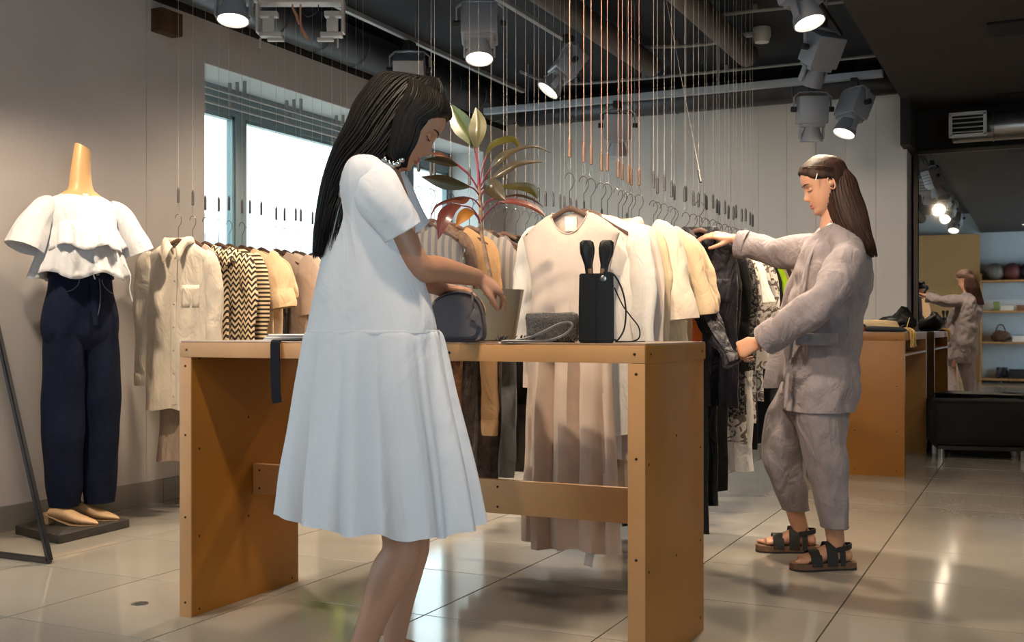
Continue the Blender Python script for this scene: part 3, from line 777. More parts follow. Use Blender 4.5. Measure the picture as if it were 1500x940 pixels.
# straw/lace bundle
o = thing('lace_bundle', 'small cream crocheted bundle lying beside the booklets', 'textile', (-2.03, 3.08, ZT)); bm = bmesh.new()
rr = random.Random(3)
for k in range(26):
    c = V((rr.uniform(-.06, .06), rr.uniform(-.03, .03), rr.uniform(.006, .022)))
    pts = [c+V((.014*math.cos(a+k), .014*math.sin(a+k), .004*math.sin(2*a))) for a in [2*PI*q/8 for q in range(9)]]
    tube(bm, pts, .0035, 5)
mk('loops', bm, mat('cream_lace', C(214, 186, 150), .9), tag(o))
# hanging strap
o = thing('strap', 'dark navy fabric strap hanging over the front edge of the table', 'strap', (-2.235, 2.9, ZT)); bm = bmesh.new()
ribbon(bm, [(.20, .10, .003), (.10, .08, .008), (.03, .05, .004), (0, .02, .003), (0, -.004, .003), (0, -.014, -.004), (.0, -.015, -.03), (.002, -.016, -.10), (.006, -.018, -.17), (.010, -.017, -.20)], .036, V((1, 0, 0)), .003, 4)
mk('band', bm, mat('navy_webbing', C(13, 17, 30), .8, bump=.2, bs=400, spec=.2), o)

# plant pot + cordyline
PB = V((-1.66, 3.33, ZT))
o = thing('potted_plant', 'tall cordyline plant with green and red leaves in a grey tapered pot on the table', 'plant', PB)
M_pot = mat('grey_glazed_pot', C(120, 116, 104), .25, var=.04)
bm = bmesh.new(); lathe(bm, [(.065, 0), (.070, .003), (.098, .165), (.100, .172), (.094, .172), (.090, .15)], n=36); mk('pot', bm, M_pot, o)
bm = bmesh.new(); lathe(bm, [(.091, .148), (.05, .156), (.01, .158)], n=24); jitter(bm, .004, 60); mk('soil', bm, mat('dark_soil', C(50, 38, 28), .95, var=.3, vs=60), o)
s = 3.75/1610
def lp_(cx, cy, dd=0):                # view crop coordinates -> local metres about the pot, dd = depth offset
    u = 560+cx*.234; v = 140+cy*.234
    return P(u, v, 3.74+dd)-PB
stem_pts = [V((0, 0, .15)), lp_(628, 900), lp_(618, 780), lp_(612, 640), lp_(605, 560)]
bm = bmesh.new(); tube(bm, stem_pts, [.008, .007, .0065, .006, .006], 10, sub=6, fold=lambda ph, k: .12*math.sin(k*120)); mk('stem', bm, mat('cordyline_stem', C(150, 120, 96), .7, var=.3, vs=60), o)
def leafmat(n, a, b, rough=.35):
    return mat(n, a, rough, col2=b, vs=9, coat=.15)
LM = {'g': leafmat('leaf_green', C(54, 72, 30), C(84, 92, 40)), 'd': leafmat('leaf_dark', C(44, 46, 30), C(72, 58, 38)), 'o': leafmat('leaf_orange', C(170, 100, 36), C(190, 130, 50)),
      'r': leafmat('leaf_red', C(104, 46, 46), C(124, 78, 42)), 'y': leafmat('leaf_yellow_green', C(98, 92, 34), C(70, 62, 32))}
M_pet = mat('red_petiole', C(140, 56, 74), .5)
leaves = [
 ('y', [(605, 560, 0), (598, 420, 0), (590, 330, 0)], [(590, 330, 0, 8), (598, 240, .0, 80), (602, 160, .01, 72), (585, 75, .02, 4)], .3),
 ('g', [(602, 560, 0), (592, 430, .02), (575, 320, .03)], [(575, 320, .03, 8), (530, 230, .05, 90), (480, 150, .06, 90), (435, 60, .07, 10)], .3),
 ('y', [(612, 560, 0), (625, 460, .02), (650, 380, .03)], [(650, 380, .03, 6), (690, 315, .05, 34), (760, 285, .07, 40), (820, 282, .09, 34), (862, 328, .10, 10)], .8),
 ('d', [(615, 570, 0), (650, 500, -.03), (680, 455, -.05)], [(680, 455, -.05, 8), (740, 400, -.07, 48), (830, 345, -.08, 26), (950, 320, -.10, 12), (1055, 358, -.11, 3)], .8),
 ('d', [(618, 590, 0), (650, 555, -.05), (690, 520, -.07)], [(690, 520, -.07, 8), (760, 478, -.09, 44), (860, 428, -.11, 30), (1005, 414, -.13, 3)], .8),
 ('d', [(600, 580, 0), (545, 500, -.02), (470, 435, -.05)], [(470, 435, -.05, 8), (410, 412, -.07, 40), (340, 400, -.09, 36), (262, 402, -.11, 4)], .9),
 ('r', [(600, 590, 0), (530, 480, .03), (440, 410, .05)], [(440, 410, .05, 8), (390, 380, .06, 20), (350, 365, .07, 20), (300, 362, .08, 3)], .8),
 ('d', [(605, 620, 0), (575, 585, -.06), (545, 570, -.08)], [(545, 570, -.08, 8), (480, 560, -.10, 40), (370, 535, -.13, 62), (245, 508, -.16, 4)], .5),
 ('r', [(615, 700, 0), (580, 655, -.03), (545, 640, -.06)], [(545, 640, -.06, 8), (500, 652, -.08, 36), (430, 655, -.10, 20), (340, 690, -.12, 12), (300, 765, -.13, 3)], .7),
 ('r', [(612, 780, 0), (560, 705, -.06), (490, 688, -.08)], [(490, 688, -.08, 10), (430, 710, -.10, 52), (385, 770, -.12, 66), (350, 900, -.13, 4)], .3),
 ('o', [(612, 800, 0), (595, 760, -.08), (575, 735, -.10)], [(575, 735, -.10, 8), (530, 735, -.12, 48), (495, 765, -.13, 48), (460, 820, -.14, 3)], .4),
 ('d', [(618, 640, 0), (625, 610, -.08), (640, 590, -.12)], [(640, 590, -.12, 20), (680, 575, -.15, 80), (730, 620, -.17, 66), (770, 655, -.18, 3)], .5),
 ('y', [(618, 620, 0), (670, 590, .05), (730, 572, .08)], [(730, 572, .08, 8), (800, 570, .10, 30), (880, 575, .11, 46), (940, 595, .12, 50), (970, 645, .13, 4)], .6),
 ('r', [(618, 790, 0), (660, 730, -.05), (725, 670, -.08)], [(725, 670, -.08, 8), (800, 662, -.10, 26), (900, 682, -.12, 30), (970, 715, -.13, 26), (1022, 758, -.14, 3)], .6),
 ('r', [(618, 740, 0), (660, 660, .03), (760, 635, .06)], [(760, 635, .06, 4), (850, 625, .08, 12), (940, 650, .10, 12), (1010, 700, .11, 2)], .6),
]
for key, pet, bl_, fl in leaves:
    bm = bmesh.new(); pp = [lp_(*p) for p in pet]; tube(bm, pp, .0028, 6, sub=4); pe = mk('petiole', bm, M_pet, o)
    q = smoothpath([(*lp_(a, b, c), w_*.234*s) for a, b, c, w_ in bl_], 5)
    rings = []
    for i, p in enumerate(q):
        t = (V(q[min(i+1, len(q)-1)][:3])-V(q[max(i-1, 0)][:3])).normalized()
        side = t.cross(FV); side = side.normalized() if side.length > .1 else ZV.copy()
        side = (side*(1-fl*.4)+FV*fl*.6).normalized(); nn = t.cross(side).normalized(); hw = max(p[3], .001)*.62*(1+fl*.25)
        c = V(p[:3]); r = []
        for k in (-1, -.66, -.33, 0, .33, .66, 1): r.append(c+side*hw*k+nn*hw*.30*abs(k)+nn*.0008)
        for k in (1, .66, .33, 0, -.33, -.66, -1): r.append(c+side*hw*k+nn*hw*.30*abs(k)-nn*.0008)
        rings.append(r)
    bm = bmesh.new(); loft(bm, rings); lf = mk('leaf', bm, LM[key], o)

# grey moon bag
BG = V((-1.63, 3.00, ZT))
s = 3.42/1610
o = thing('handbag', 'grey rounded leather handbag the woman in white is touching', 'bag', BG, TR(25.6))
M_bag = mat('grey_leather', C(86, 80, 84), .6, var=.04, bump=.25, bs=350)
outline = [(-.095, .015), (-.098, .05), (-.085, .095), (-.062, .128), (-.03, .150), (.01, .158), (.05, .150), (.078, .12), (.090, .08), (.096, .035), (.090, .008), (.06, 0), (0, -.0), (-.07, 0)]
q = smoothpath([(x, 0, z, 0) for x, z in outline]+[(outline[0][0], 0, outline[0][1], 0)], 4)[:-1]
bm = bmesh.new(); cz = .075
rings = []
for y, k in ((-.048, .86), (-.056, .93), (-.052, .985), (-.03, 1.0), (.03, 1.0), (.052, .985), (.056, .93), (.048, .86)):
    rings.append([V((p[0]*k, y, max(.0, cz+(p[2]-cz)*k-(.0 if k > .9 else .0)))) for p in q])
loft(bm, rings); 
for v in bm.verts: v.co.z += .0
mk('body', bm, M_bag, o)
out2 = [(p[0]*.80-.012, p[2]*.80+.016) for p in q]
bm = bmesh.new(); loft(bm, [[V((x, y, z)) for x, z in out2] for y in (-.066, -.0645, -.056)]); mk('front_panel', bm, M_bag, o, 25)
bm = bmesh.new(); tube(bm, [(p[0]*.993, -.001, cz+(p[2]-cz)*1.0+.001) for p in q if p[2] > .07], .0035, 6); mk('zip', bm, M_lampd, o)
bm = bmesh.new(); tube(bm, [(.050, -.040, .150), (.054, -.075, .13), (.055, -.076, .105)], .0035, 8, sub=3); mk('zip_pull', bm, M_steel, o)
bm = bmesh.new(); bx(bm, (.060, -.078, .082), (.022, .004, .034), Matrix.Rotation(.5, 3, 'Y'), .001); mk('charm', bm, M_bag, o)
# bag chain in the air behind the hand
bm = bmesh.new(); 
for k in range(12):
    c = V((.032-.001*k, .02, .16+.0125*k)); rot = Matrix.Rotation(k*PI/2, 3, 'Z')
    tube(bm, [c+rot @ V((.004*math.cos(a), 0, .008*math.sin(a))) for a in [2*PI*q_/8 for q_ in range(9)]], .0016, 5)
mk('chain', bm, M_steel, o)

# dark beaded pouch and grey strap loop
M_bead = mat('dark_beaded_cloth', C(36, 34, 36), .4, col2=C(92, 88, 88), vs=260, bump=.8, bs=260)
o = thing('pouch', 'black beaded clutch pouch lying between the two bags', 'pouch', P(808, 497, 3.34)*1, TR(20)); o.location.z = ZT
bm = B((0.0, .02, .045), (.16, .05, .09), None, .018)
bmesh.ops.subdivide_edges(bm, edges=bm.edges, cuts=3, use_grid_fill=True); jitter(bm, .006, 16, 5); mk('body', bm, M_bead, o)
bm = bmesh.new(); rr = random.Random(4)
for k in range(90):
    a = rr.uniform(-.16, .09); c = V((a, rr.uniform(-.075, -.02), .003)); d = V((rr.uniform(-.012, .012), rr.uniform(-.01, .01), rr.uniform(.006, .022)))
    tube(bm, [c, c+d*.6, c+d+V((.004, 0, -.003))], [.0018, .0014, .0006], 4)
f = mk('fringe', bm, mat('black_fringe', C(24, 22, 22), .6), o)
o = thing('strap', 'grey curved leather strap looped in front of the beaded pouch', 'strap', P(790, 497, 3.22), TR(25.6)); o.location.z = ZT; bm = bmesh.new()
ribbon(bm, [(-.10, .0, .004), (-.05, -.02, .004), (.02, -.03, .006), (.07, -.02, .022), (.095, .0, .045), (.09, .012, .058), (.06, .014, .055), (.02, .01, .036), (-.02, .004, .018), (-.07, .0, .006), (-.11, .01, .003)],
       .012, V((0, 1, .2)), .005, 5); mk('band', bm, mat('grey_strap_leather', C(92, 90, 92), .5), o)

# black upright bag with two rabbit-ear handles
o = thing('handbag', 'black upright bag with two rabbit-ear shaped handles', 'bag', P(874, 499, 3.22), TR(20)); o.location.z = ZT
M_blk = mat('black_leather', C(12, 11, 13), .42, spec=.35, var=.1, bump=.15, bs=300)
bm = bmesh.new(); loft(bm, [[V((sx*(.051+.001*k), sy*.05, z)) for sx, sy in ((-1, -1), (0, -1.04), (1, -1), (1, 1), (0, 1.04), (-1, 1))] for k, z in ((0, 0), (0, .10), (-2, .2))])
bmesh.ops.bevel(bm, geom=list(bm.edges), offset=.003, segments=2, affect='EDGES'); mk('body', bm, M_blk, o, 30)
mk('front_seam', B((0, -.0535, .10), (.0025, .003, .198)), M_blk, o)
for sg, lean in ((-1, -.012), (1, .016)):
    rings = []
    for z, wd, xx, th in ((.195, .011, .020, .010), (.225, .012, .022, .010), (.26, .021, .024, .011), (.275, .022, .024, .011), (.292, .020, .025, .010), (.298, .012, .025, .008)):
        rings.append(ering((sg*xx+lean*(z-.19)*3, -.02, z), V((wd, 0, 0)), V((0, th, 0)), 20, .8))
    bm = bmesh.new(); loft(bm, rings)
    for v in bm.verts:
        if v.co.y < -.02: v.co.y += .006*math.exp(-((v.co.x-sg*.024)/.012)**2)
    mk('ear_handle', bm, M_blk, o)
    mk('ear_stub', cyl(bmesh.new(), (sg*.016, -.022, .19), (sg*.019, -.022, .215), .007, 10), mat('tan_edge', C(120, 92, 70), .5) if 'tan_edge' not in MATS else MATS['tan_edge'], o)
bm = bmesh.new()
ribbon(bm, [(.02, -.03, .203), (.045, -.03, .20), (.062, -.03, .18), (.078, -.03, .14), (.085, -.03, .09), (.080, -.03, .04), (.062, -.03, .008), (.052, -.03, .010)], .012, V((0, 1, 0)), .005, 5); mk('strap', bm, M_blk, o)
bm = bmesh.new()
ribbon(bm, [(.052, .0, .16), (.075, -.01, .11), (.10, -.02, .075), (.122, -.02, .045), (.124, -.02, .016), (.105, -.01, .004), (.07, 0, .003), (.053, 0, .003)], .007, V((0, 1, 0)), .004, 5); mk('strap', bm, M_blk, o)
bm = bmesh.new(); ribbon(bm, [(.06, -.02, .002), (.10, -.03, .003), (.14, -.03, .004)], .014, V((0, 1, 0)), .003, 3); mk('strap_end', bm, M_blk, o)
mk('ring', lathe(bmesh.new(), [(.007, -.001), (.009, 0), (.007, .001)], (.02, -.053, .185), 12, Matrix.Rotation(PI/2, 3, 'X')), M_steel, o)

# ================================================================== THINGS ON THE REAR COUNTER
ZR = .961
o = thing('hat', 'cream straw hat lying on the rear counter', 'hat', (-1.0, 8.0, ZR)); bm = bmesh.new()
lathe(bm, [(.03, .0), (.10, .004), (.125, .03), (.13, .055), (.120, .078), (.105, .082), (.085, .068), (.06, .060), (.0, .058)], n=32); jitter(bm, .005, 10, 2)
mk('crown', bm, mat('cream_straw', C(232, 205, 160), .85, bump=.5, bs=200), o)
bm = bmesh.new(); lathe(bm, [(.126, .022), (.132, .028), (.132, .044), (.128, .048)], n=32, caps=(False, False)); mk('hat_band', bm, MATS['cream_straw'], o)
o = thing('bag', 'black slouchy bag lying behind the straw hat', 'bag', (-.92, 8.33, ZR)); bm = bmesh.new()
sphere(bm, (0, 0, .06), (.15, .11, .06), 20)
for v in bm.verts: v.co.z += .06*max(0, 1-((v.co.x-.05)/.06)**2)*max(0, v.co.z/.12)
jitter(bm, .012, 14, 8); mk('body', bm, M_blk, o)
bm = bmesh.new(); tube(bm, [(-.10, -.06, .09), (-.05, -.10, .05), (.03, -.11, .03), (.08, -.08, .07)], .008, 8, sub=4); mk('handle', bm, M_blk, o)
o = thing('umbrella', 'folded dark blue umbrella lying in front of the straw hat', 'umbrella', (-1.02, 7.80, ZR+.022), TR(4)); bm = bmesh.new()
tube(bm, [(-.05, 0, 0), (0, 0, 0), (.20, 0, -.006), (.22, 0, -.01)], [.018, .02, .015, .006], 12); mk('canopy', bm, mat('ink_blue_cloth', C(26, 32, 46), .6), o)
bm = bmesh.new(); sphere(bm, (-.06, 0, .012), .022, 14); mk('handle', bm, MATS['ink_blue_cloth'], o)
o = thing('sunglasses', 'rust red tangle of beads on the left end of the rear counter', 'beads', (-1.13, 7.77, ZR)); bm = bmesh.new(); rr = random.Random(8)
for k in range(40): sphere(bm, (rr.uniform(-.06, .06), rr.uniform(-.03, .03), rr.uniform(.008, .035)), .009, 8)
mk('beads', bm, mat('rust_beads', C(150, 66, 30), .4), o); o.name = 'bead_tangle'
o = thing('straw_bundle', 'pale raffia bundle hanging over the side of the rear counter', 'raffia', (-.82, 7.95, ZR)); bm = bmesh.new(); rr = random.Random(9)
for k in range(34):
    y_ = rr.uniform(-.1, .12)
    tube(bm, [(rr.uniform(-.10, -.05), y_, .006+rr.uniform(0, .012)), (0, y_+rr.uniform(-.02, .02), .018+rr.uniform(0, .01)), (.035+rr.uniform(0, .02), y_+rr.uniform(-.03, .03), rr.uniform(-.01, .01)), (.04+rr.uniform(0, .02), y_+rr.uniform(-.05, .05), rr.uniform(-.11, -.04))], .003, 4, sub=2)
tube(bm, [(.0, .02, .02), (.02, .05, .10)], .003, 5)
mk('fibres', bm, mat('raffia', C(222, 188, 120), .8), o)
# ================================================================== GARMENTS ON SUSPENDED HANGERS
HZ = 1.425           # height of the hanger bar
def superell(t, a, b, ex=.8):
    c, s = math.cos(t), math.sin(t)
    return math.copysign(abs(c)**ex, c)*a, math.copysign(abs(s)**ex, s)*b

def garment(name, label, cat, pos, rz, m, L=.7, ws=.20, wb=.215, wh=.22, th=.022, tb=.03, wn=.075, dip=.05, sleeve='short', sl=.25, collar=False, buttons=0,
            pocket=False, fa=.010, fn=5, seed=0, m2=None, pleat=0, top=0.0, sleeve_r=.06, cuff=False, sd=.06, group=None, binding=False, NS=56, flare=1):
    rng = random.Random(seed*13+5); p1, p2, p3 = rng.uniform(0, 6), rng.uniform(0, 6), rng.uniform(0, 6)
    if name in ('skirt', 'trousers'): sleeve = 'none'
    o = thing(name, label, cat, (pos[0], pos[1], HZ+top), rz, group)
    m2 = m2 or m
    def width(s):
        if s < sd: return wn+(ws-wn)*(s/sd)**.8
        if s < .26: k = ((s-sd)/(.26-sd))**.75; return ws+(wb-ws)*k
        k = (s-.26)/(L-.26) if L > .26 else 0; return wb+(wh-wb)*k
    def thick(s):
        if s < .06: return .013+(th-.013)*(s/.06)
        k = min(1, (s-.06)/.3); return th+(tb-th)*k
    def fold(x, s, front):
        A = fa*min(1, max(0, (s-.08)/.25))*(1+flare*.8*s/L)
        f = math.sin(x*fn*9+p1+(.6 if not front else 0))+.5*math.sin(x*fn*21+p2+s*2)
        if pleat:
            g = math.cos(x*pleat); f = f*.3+(abs(g)**.5*2-1)*1.4*max(0, min(1, (s-.3)/.35))
        return A*f*.7
    def surf(x, s, front=True):
        a, b = width(s), thick(s); k = min(.999, abs(x)/a); y = b*(1-k**(2/.8))**.4
        y = -y if front else y
        return y+fold(x, s, front)*(1-k**3)*(-1 if front else -1)*1.0
    LF = L
    if name in ('trousers', 'jeans'): L = .36; wb = wh = ws*1.02
    if name == 'skirt': steps = [.02]+[.02+(L-.02)*k/16 for k in range(1, 17)]
    else: steps = [0, .008, .02, .035, .05, .062, .08, .089, .097, .11, .15, .2, .24]+[.24+(L-.24)*k/14 for k in range(1, 15)]
    bm = bmesh.new(); rings = []
    for s in steps:
        a, b = width(s), thick(s); r = []
        if name == 'skirt': a = ws+(wh-ws)*s/L
        for i in range(NS):
            t = 2*PI*i/NS; x, y = superell(t, a, b)
            fr = y < 0; k = min(1, abs(x)/a)
            y += -fold(x, s, fr)*(1-k**3)
            dz = dip*max(0, 1-(x/(wn*1.04))**2)**.75*max(0, 1-s/.17)*(1 if fr else .14)
            hemz = .008*math.sin(x*25+p3)*(s/L)**3
            r.append(V((x+.004*math.sin(s*18+p2)*s/L, y, -s-dz+hemz)))
        rings.append(r)
    loft(bm, rings, (False, False)); jitter(bm, .0035, 9, seed, .5)
    mk('body', bm, m, o)
    if name in ('trousers', 'jeans'):
        for s in (-1, 1):
            bm = bmesh.new(); hw = ws*.50
            tube(bm, [(s*hw, 0, -.30), (s*hw*1.02, 0, -.45), (s*hw*1.02, -.003, -LF*.75), (s*hw*.98, -.005, -LF)], [hw*.98, hw*.97, hw*.9, hw*.85], 28, .34, (0, 1, 0), (True, False), fold=lambda ph, k: .10*math.sin(3*ph+4*k+p1)+.06*math.sin(7*ph+p2), sub=5)
            jitter(bm, .004, 10, seed+s); mk('trouser_leg', bm, m, o)
    if binding:
        bm = bmesh.new(); tube(bm, [p+V((0, -.0005 if p.y < 0 else .0005, .001)) for p in rings[0]]+[rings[0][0]], .0022, 6); mk('neck_binding', bm, m, o)
    if sleeve != 'none':
        for s in (-1, 1):
            R0 = sleeve_r
            if sleeve == 'short': pts = [(s*(ws-.035), 0, -.075), (s*(ws+.005), -.004, -.11), (s*(ws+.05), -.006, -.06-sl*.65), (s*(ws+.065), -.008, -.06-sl)]; rad = [R0*.75, R0, R0*1.08, R0*1.15]
            elif sleeve == 'cap': pts = [(s*(ws-.03), 0, -.06), (s*(ws+.005), 0, -.085), (s*(ws+.025), -.003, -.12)]; rad = [R0*.7, R0*.9, R0*.95]
            else: pts = [(s*(ws-.035), 0, -.08), (s*(ws+.008), -.004, -.12), (s*(ws+.035), -.008, -.3), (s*(ws+.03), -.012, -.45), (s*(ws+.035), -.016, -.06-sl)]; rad = [R0*.8, R0*.95, R0*.85, R0*.75, R0*.62]
            bm = bmesh.new()
            tube(bm, pts, rad, 24, .38, (0, 1, 0), (True, False), fold=lambda ph, k: .10*math.sin(3*ph+6*k+p1)*k+.05*math.sin(14*k+ph), sub=5)
            jitter(bm, .005, 14, seed+s*3); sv = mk('sleeve', bm, m, o)
            if cuff:
                e = V(pts[-1]); bm = bmesh.new()
                loft(bm, [ering(e+V((0, 0, dz)), V((R0*rr_, 0, 0)), V((0, R0*rr_*.42, 0)), 24, .85) for dz, rr_ in ((.008, .60), (.004, .66), (-.055, .60), (-.06, .54))], (False, True)); mk('cuff', bm, m2, sv)
    if collar:
        bm = bmesh.new(); N = 40; rings = []
        for (dr, dz, pt) in ((-.004, -.012, 0), (0, .022, 0), (.004, .03, 0), (.012, .024, 0), (.026, -.012, 1)):
            r = []
            for i in range(N+1):
                t = -PI/2+.22+(2*PI-.44)*i/N
                e = min(i, N-i)/N; pk = math.exp(-(e/.07)**2)
                rx, ry = wn+dr, .03+dr
                r.append(V((math.cos(t)*rx*(1-.35*pk*(1-pt))+pt*pk*.02*math.copysign(1, math.cos(t)), math.sin(t)*ry-pt*pk*.012, dz-.05*pk-pt*.045*pk)))
            rings.append(r)
        loft(bm, rings, (False, False), closed=False); c_ = mk('collar', bm, m2, o); md = c_.modifiers.new('th', 'SOLIDIFY'); md.thickness = .002
    if buttons:
        bm = bmesh.new(); zz = [dip+.02+k*(L-dip-.05)/14 for k in range(15)]
        ribbon(bm, [V((.0, surf(0, z)-.003, -z)) for z in zz], .026, V((1, 0, 0)), .002); mk('placket', bm, m, o)
        for k in range(buttons):
            z = dip+.05+k*(L-dip-.12)/(buttons-1)
            mk('button', lathe(bmesh.new(), [(.0055, 0), (.0055, .002), (.003, .0026)], (0, surf(0, z)-.0045, -z), 10, Matrix.Rotation(PI/2, 3, 'X')), MATS['button_shell'], o)
    if pocket:
        px_ = .095
        bm = bmesh.new(); n = 6
        loft(bm, [[V((px_-.05+.1*i/n, surf(px_-.05+.1*i/n, s)-.004, -s)) for i in range(n+1)] for s in [.22+.115*j/5 for j in range(6)]], (False, False), closed=False)
        p_ = mk('pocket', bm, m2, o); md = p_.modifiers.new('th', 'SOLIDIFY'); md.thickness = .002
    return o

mat('button_shell', C(170, 160, 150), .3)
# hanger proto
hg = thing('clothes_hanger', 'tmp', 'hanger', (0, 0, 0))
bm = bmesh.new(); rings = []
for k in range(25):
    x = -.188+.376*k/24; z = .014-.106*math.sqrt((abs(x)/.188)**2+.01)*1.0+.009; y = -.005*(abs(x)/.2)**2
    hh = .0075+.004*(1-(abs(x)/.2)); ww = .0055+.003*(abs(x)/.2)
    rings.append(ering((x, y, z), V((0, ww, 0)), V((0, 0, hh)), 10, .8))
loft(bm, rings); mk('bar', bm, M_hang, hg)
bm = bmesh.new()
tube(bm, [(0, 0, .015), (0, 0, .075), (.006, 0, .085), (.018, 0, .105), (.019, 0, .125), (.010, 0, .142), (-.004, 0, .148), (-.016, 0, .140), (-.020, 0, .126)], .0017, 6, sub=4); mk('hook', bm, M_hook, hg)
# suspension wire proto: grip centre at z=0 (world 1.656)
def wire_proto(mw, mg, r=.0010, top=3.15-1.656):
    w_ = thing('suspension_wire', 'tmp', 'wire', (0, 0, 0))
    mk('wire', cyl(bmesh.new(), (0, 0, .02), (0, 0, top), r, 5), mw, w_)
    bm = bmesh.new(); lathe(bm, [(.005, -.035), (.0068, -.034), (.0068, .034), (.005, .035), (.0025, .045)], n=12); mk('grip_tube', bm, mg, w_)
    bm = bmesh.new(); tube(bm, [(0, 0, -.034), (.006, 0, -.058), (.0065, 0, -.075), (0, 0, -.084), (-.0065, 0, -.075), (-.006, 0, -.058), (0, 0, -.034)], .0008, 5, sub=3); mk('wire_loop', bm, M_steel, w_)
    return w_
wp1 = wire_proto(M_wire, M_grip, .0009); wp3 = wire_proto(M_wire_lit, M_grip_lit, .0011)
ROWS = {
 'window rack': (-4.0, [260.5, 281, 299, 317.6, 334, 352, 369, 383, 402, 416, 431, 443, 458, 473, 486, 499, 511, 523, 533]),
 'middle rack': (-2.32, [613, 629, 640, 658, 685, 698, 723, 734, 746, 757, 769, 779, 790, 796, 810, 822, 828, 838, 847, 858, 880, 915, 932, 939]),
 'dress rack front': (-1.60, [836, 851.5, 862, 879, 884.5, 901, 911.5, 920, 928, 932]),
 'dress rack rear': (-1.60, [957.6, 964, 972, 983, 990, 999.5, 1009, 1016.5, 1025, 1033, 1038, 1042, 1051, 1057, 1061, 1070, 1074, 1079.5, 1086, 1089, 1096.5, 1103]),
}
POS = {}
rng = random.Random(5)
for rn, (x0, us) in ROWS.items():
    ps = []
    for k, u in enumerate(us):
        y = row_y(x0, u)
        if ps and y-ps[-1][1] < .045: y = ps[-1][1]+.045
        ps.append((x0+rng.uniform(-.015, .015), y))
    POS[rn] = ps
    for k, (x, y) in enumerate(ps):
        w_ = copy_tree(wp3 if 'front' in rn else wp1, None, (x, y, 1.656+rng.uniform(-.012, .012)), rng.uniform(-.3, .3))
        w_['label'] = '%s wire with dark grip tube, %s from left, over %s' % ('warm-light-tinted' if 'front' in rn else 'thin steel', ORD[k], rn)
        w_['group'] = 'suspension wires over the '+rn
        if rn.endswith('rear') and k == 5: continue
        h = copy_tree(hg, None, (x, y, HZ), rng.uniform(-.06, .06))
        if rn.endswith('front') and k == 0: h.rotation_euler[2] = -.12
        if rn.startswith('window') and k == 0: h.rotation_euler[2] = .10
        h['label'] = 'dark walnut hanger with wire hook, %s from left, %s' % (ORD[k], rn); h['group'] = 'hangers on the '+rn
# diagonal wire pulled to the velvet jacket
for q in (wp1, wp3, hg):
    for c in list(q.children): bpy.data.objects.remove(c)
    bpy.data.objects.remove(q)

# ---- cloth materials
def cloth(n, c, **k):
    d = dict(rough=.88, var=.04, vs=12, bump=.25, bs=260, sheen=.08, wrk=.4, wsc=8, spec=.3); d.update(k); return mat(n, c, **d)
Mc = {
 'linen': cloth('natural_linen', C(222, 208, 190)), 'pinkbeige': cloth('pinkish_beige', C(196, 172, 156)), 'cream': cloth('cream_cloth', C(214, 188, 154)),
 'ivory': cloth('ivory_crepe', C(212, 192, 178), bump=.1, wrk=.12), 'beige': cloth('beige_cloth', C(205, 176, 142)), 'ecru': cloth('ecru_cloth', C(220, 202, 182)),
 'tan': cloth('camel_sweat', C(176, 140, 102)), 'taupe': cloth('taupe_pleats', C(168, 148, 134)), 'grey': cloth('soft_grey', C(128, 124, 122)),
 'dgrey': cloth('charcoal_cloth', C(66, 62, 62)), 'black': cloth('black_cloth', C(13, 12, 14), var=.1), 'brown': cloth('brown_cloth', C(84, 62, 48)),
 'heather': cloth('heather_fur', C(134, 108, 92), var=.2, vs=60, bump=.9, bs=90), 'fur': cloth('black_brown_fur', C(60, 48, 42), var=.5, vs=25, bump=.9, bs=90),
 'neon': cloth('neon_green', C(176, 214, 40)), 'green': cloth('sea_green', C(96, 164, 120)), 'palegreen': cloth('pale_sage', C(170, 180, 140)),
 'rust': cloth('rust_cloth', C(190, 92, 40)), 'white': cloth('white_cloth', C(226, 218, 210)), 'denimg': cloth('grey_denim', C(112, 114, 116)),
 'fringe': cloth('fringed_brown_knit', C(126, 86, 58), var=.4, vs=40, bump=1.0, bs=60), 'blue': cloth('pale_blue_grey', C(150, 162, 176)),
 'velvet': mat('plum_velvet', C(17, 13, 25), .6, var=.35, vs=9, sheen=.15, spec=.3, bump=.2, wrk=.5, wsc=9), 'velvetb': mat('black_velvet', C(7, 6, 9), .6, var=.3, vs=9, sheen=.08, spec=.3, bump=.2, wrk=.5, wsc=9),
 'zig': pattern_mat('zigzag_knit', 'zigzag', C(226, 204, 170), C(40, 32, 28)), 'zig2': pattern_mat('band_knit', 'hstripe', C(220, 196, 160), C(46, 38, 32)),
 'stripe': pattern_mat('grey_white_stripe', 'stripe', C(138, 130, 124), C(108, 106, 110)), 'snake': pattern_mat('snake_print', 'blotch', C(206, 196, 184), C(96, 84, 76)),
 'script': pattern_mat('black_white_print', 'blotch', C(24, 22, 24), C(120, 112, 106), 2.2),
}
def G(row, k, name, label, cat, m, **kw):
    x, y = POS[row][k]
    kw.setdefault('seed', k+len(row)*3)
    return garment(name, label+', %s from left, %s' % (ORD[k], row), cat, (x, y), kw.pop('rz', rng.uniform(-.05, .05)), Mc[m], group='clothes on the '+row, **kw)
R1 = 'window rack'
G(R1, 0, 'shirt', 'natural linen long-sleeved shirt with collar and chest pocket', 'shirt', 'linen', L=.86, sleeve='long', sl=.62, collar=True, buttons=7, pocket=True, dip=.03, ws=.19, wb=.20, wh=.20, fa=.008, cuff=True, seed=2, rz=.10)
G(R1, 1, 'dress', 'taupe pleated long dress', 'dress', 'taupe', L=1.14, sleeve='none', pleat=90, ws=.16, wb=.18, wh=.235, fa=.008)
G(R1, 2, 'knit_vest', 'cream and black zigzag knitted vest', 'knitwear', 'zig', L=.66, sleeve='cap', ws=.18, wb=.2, wh=.2, rz=-.25)
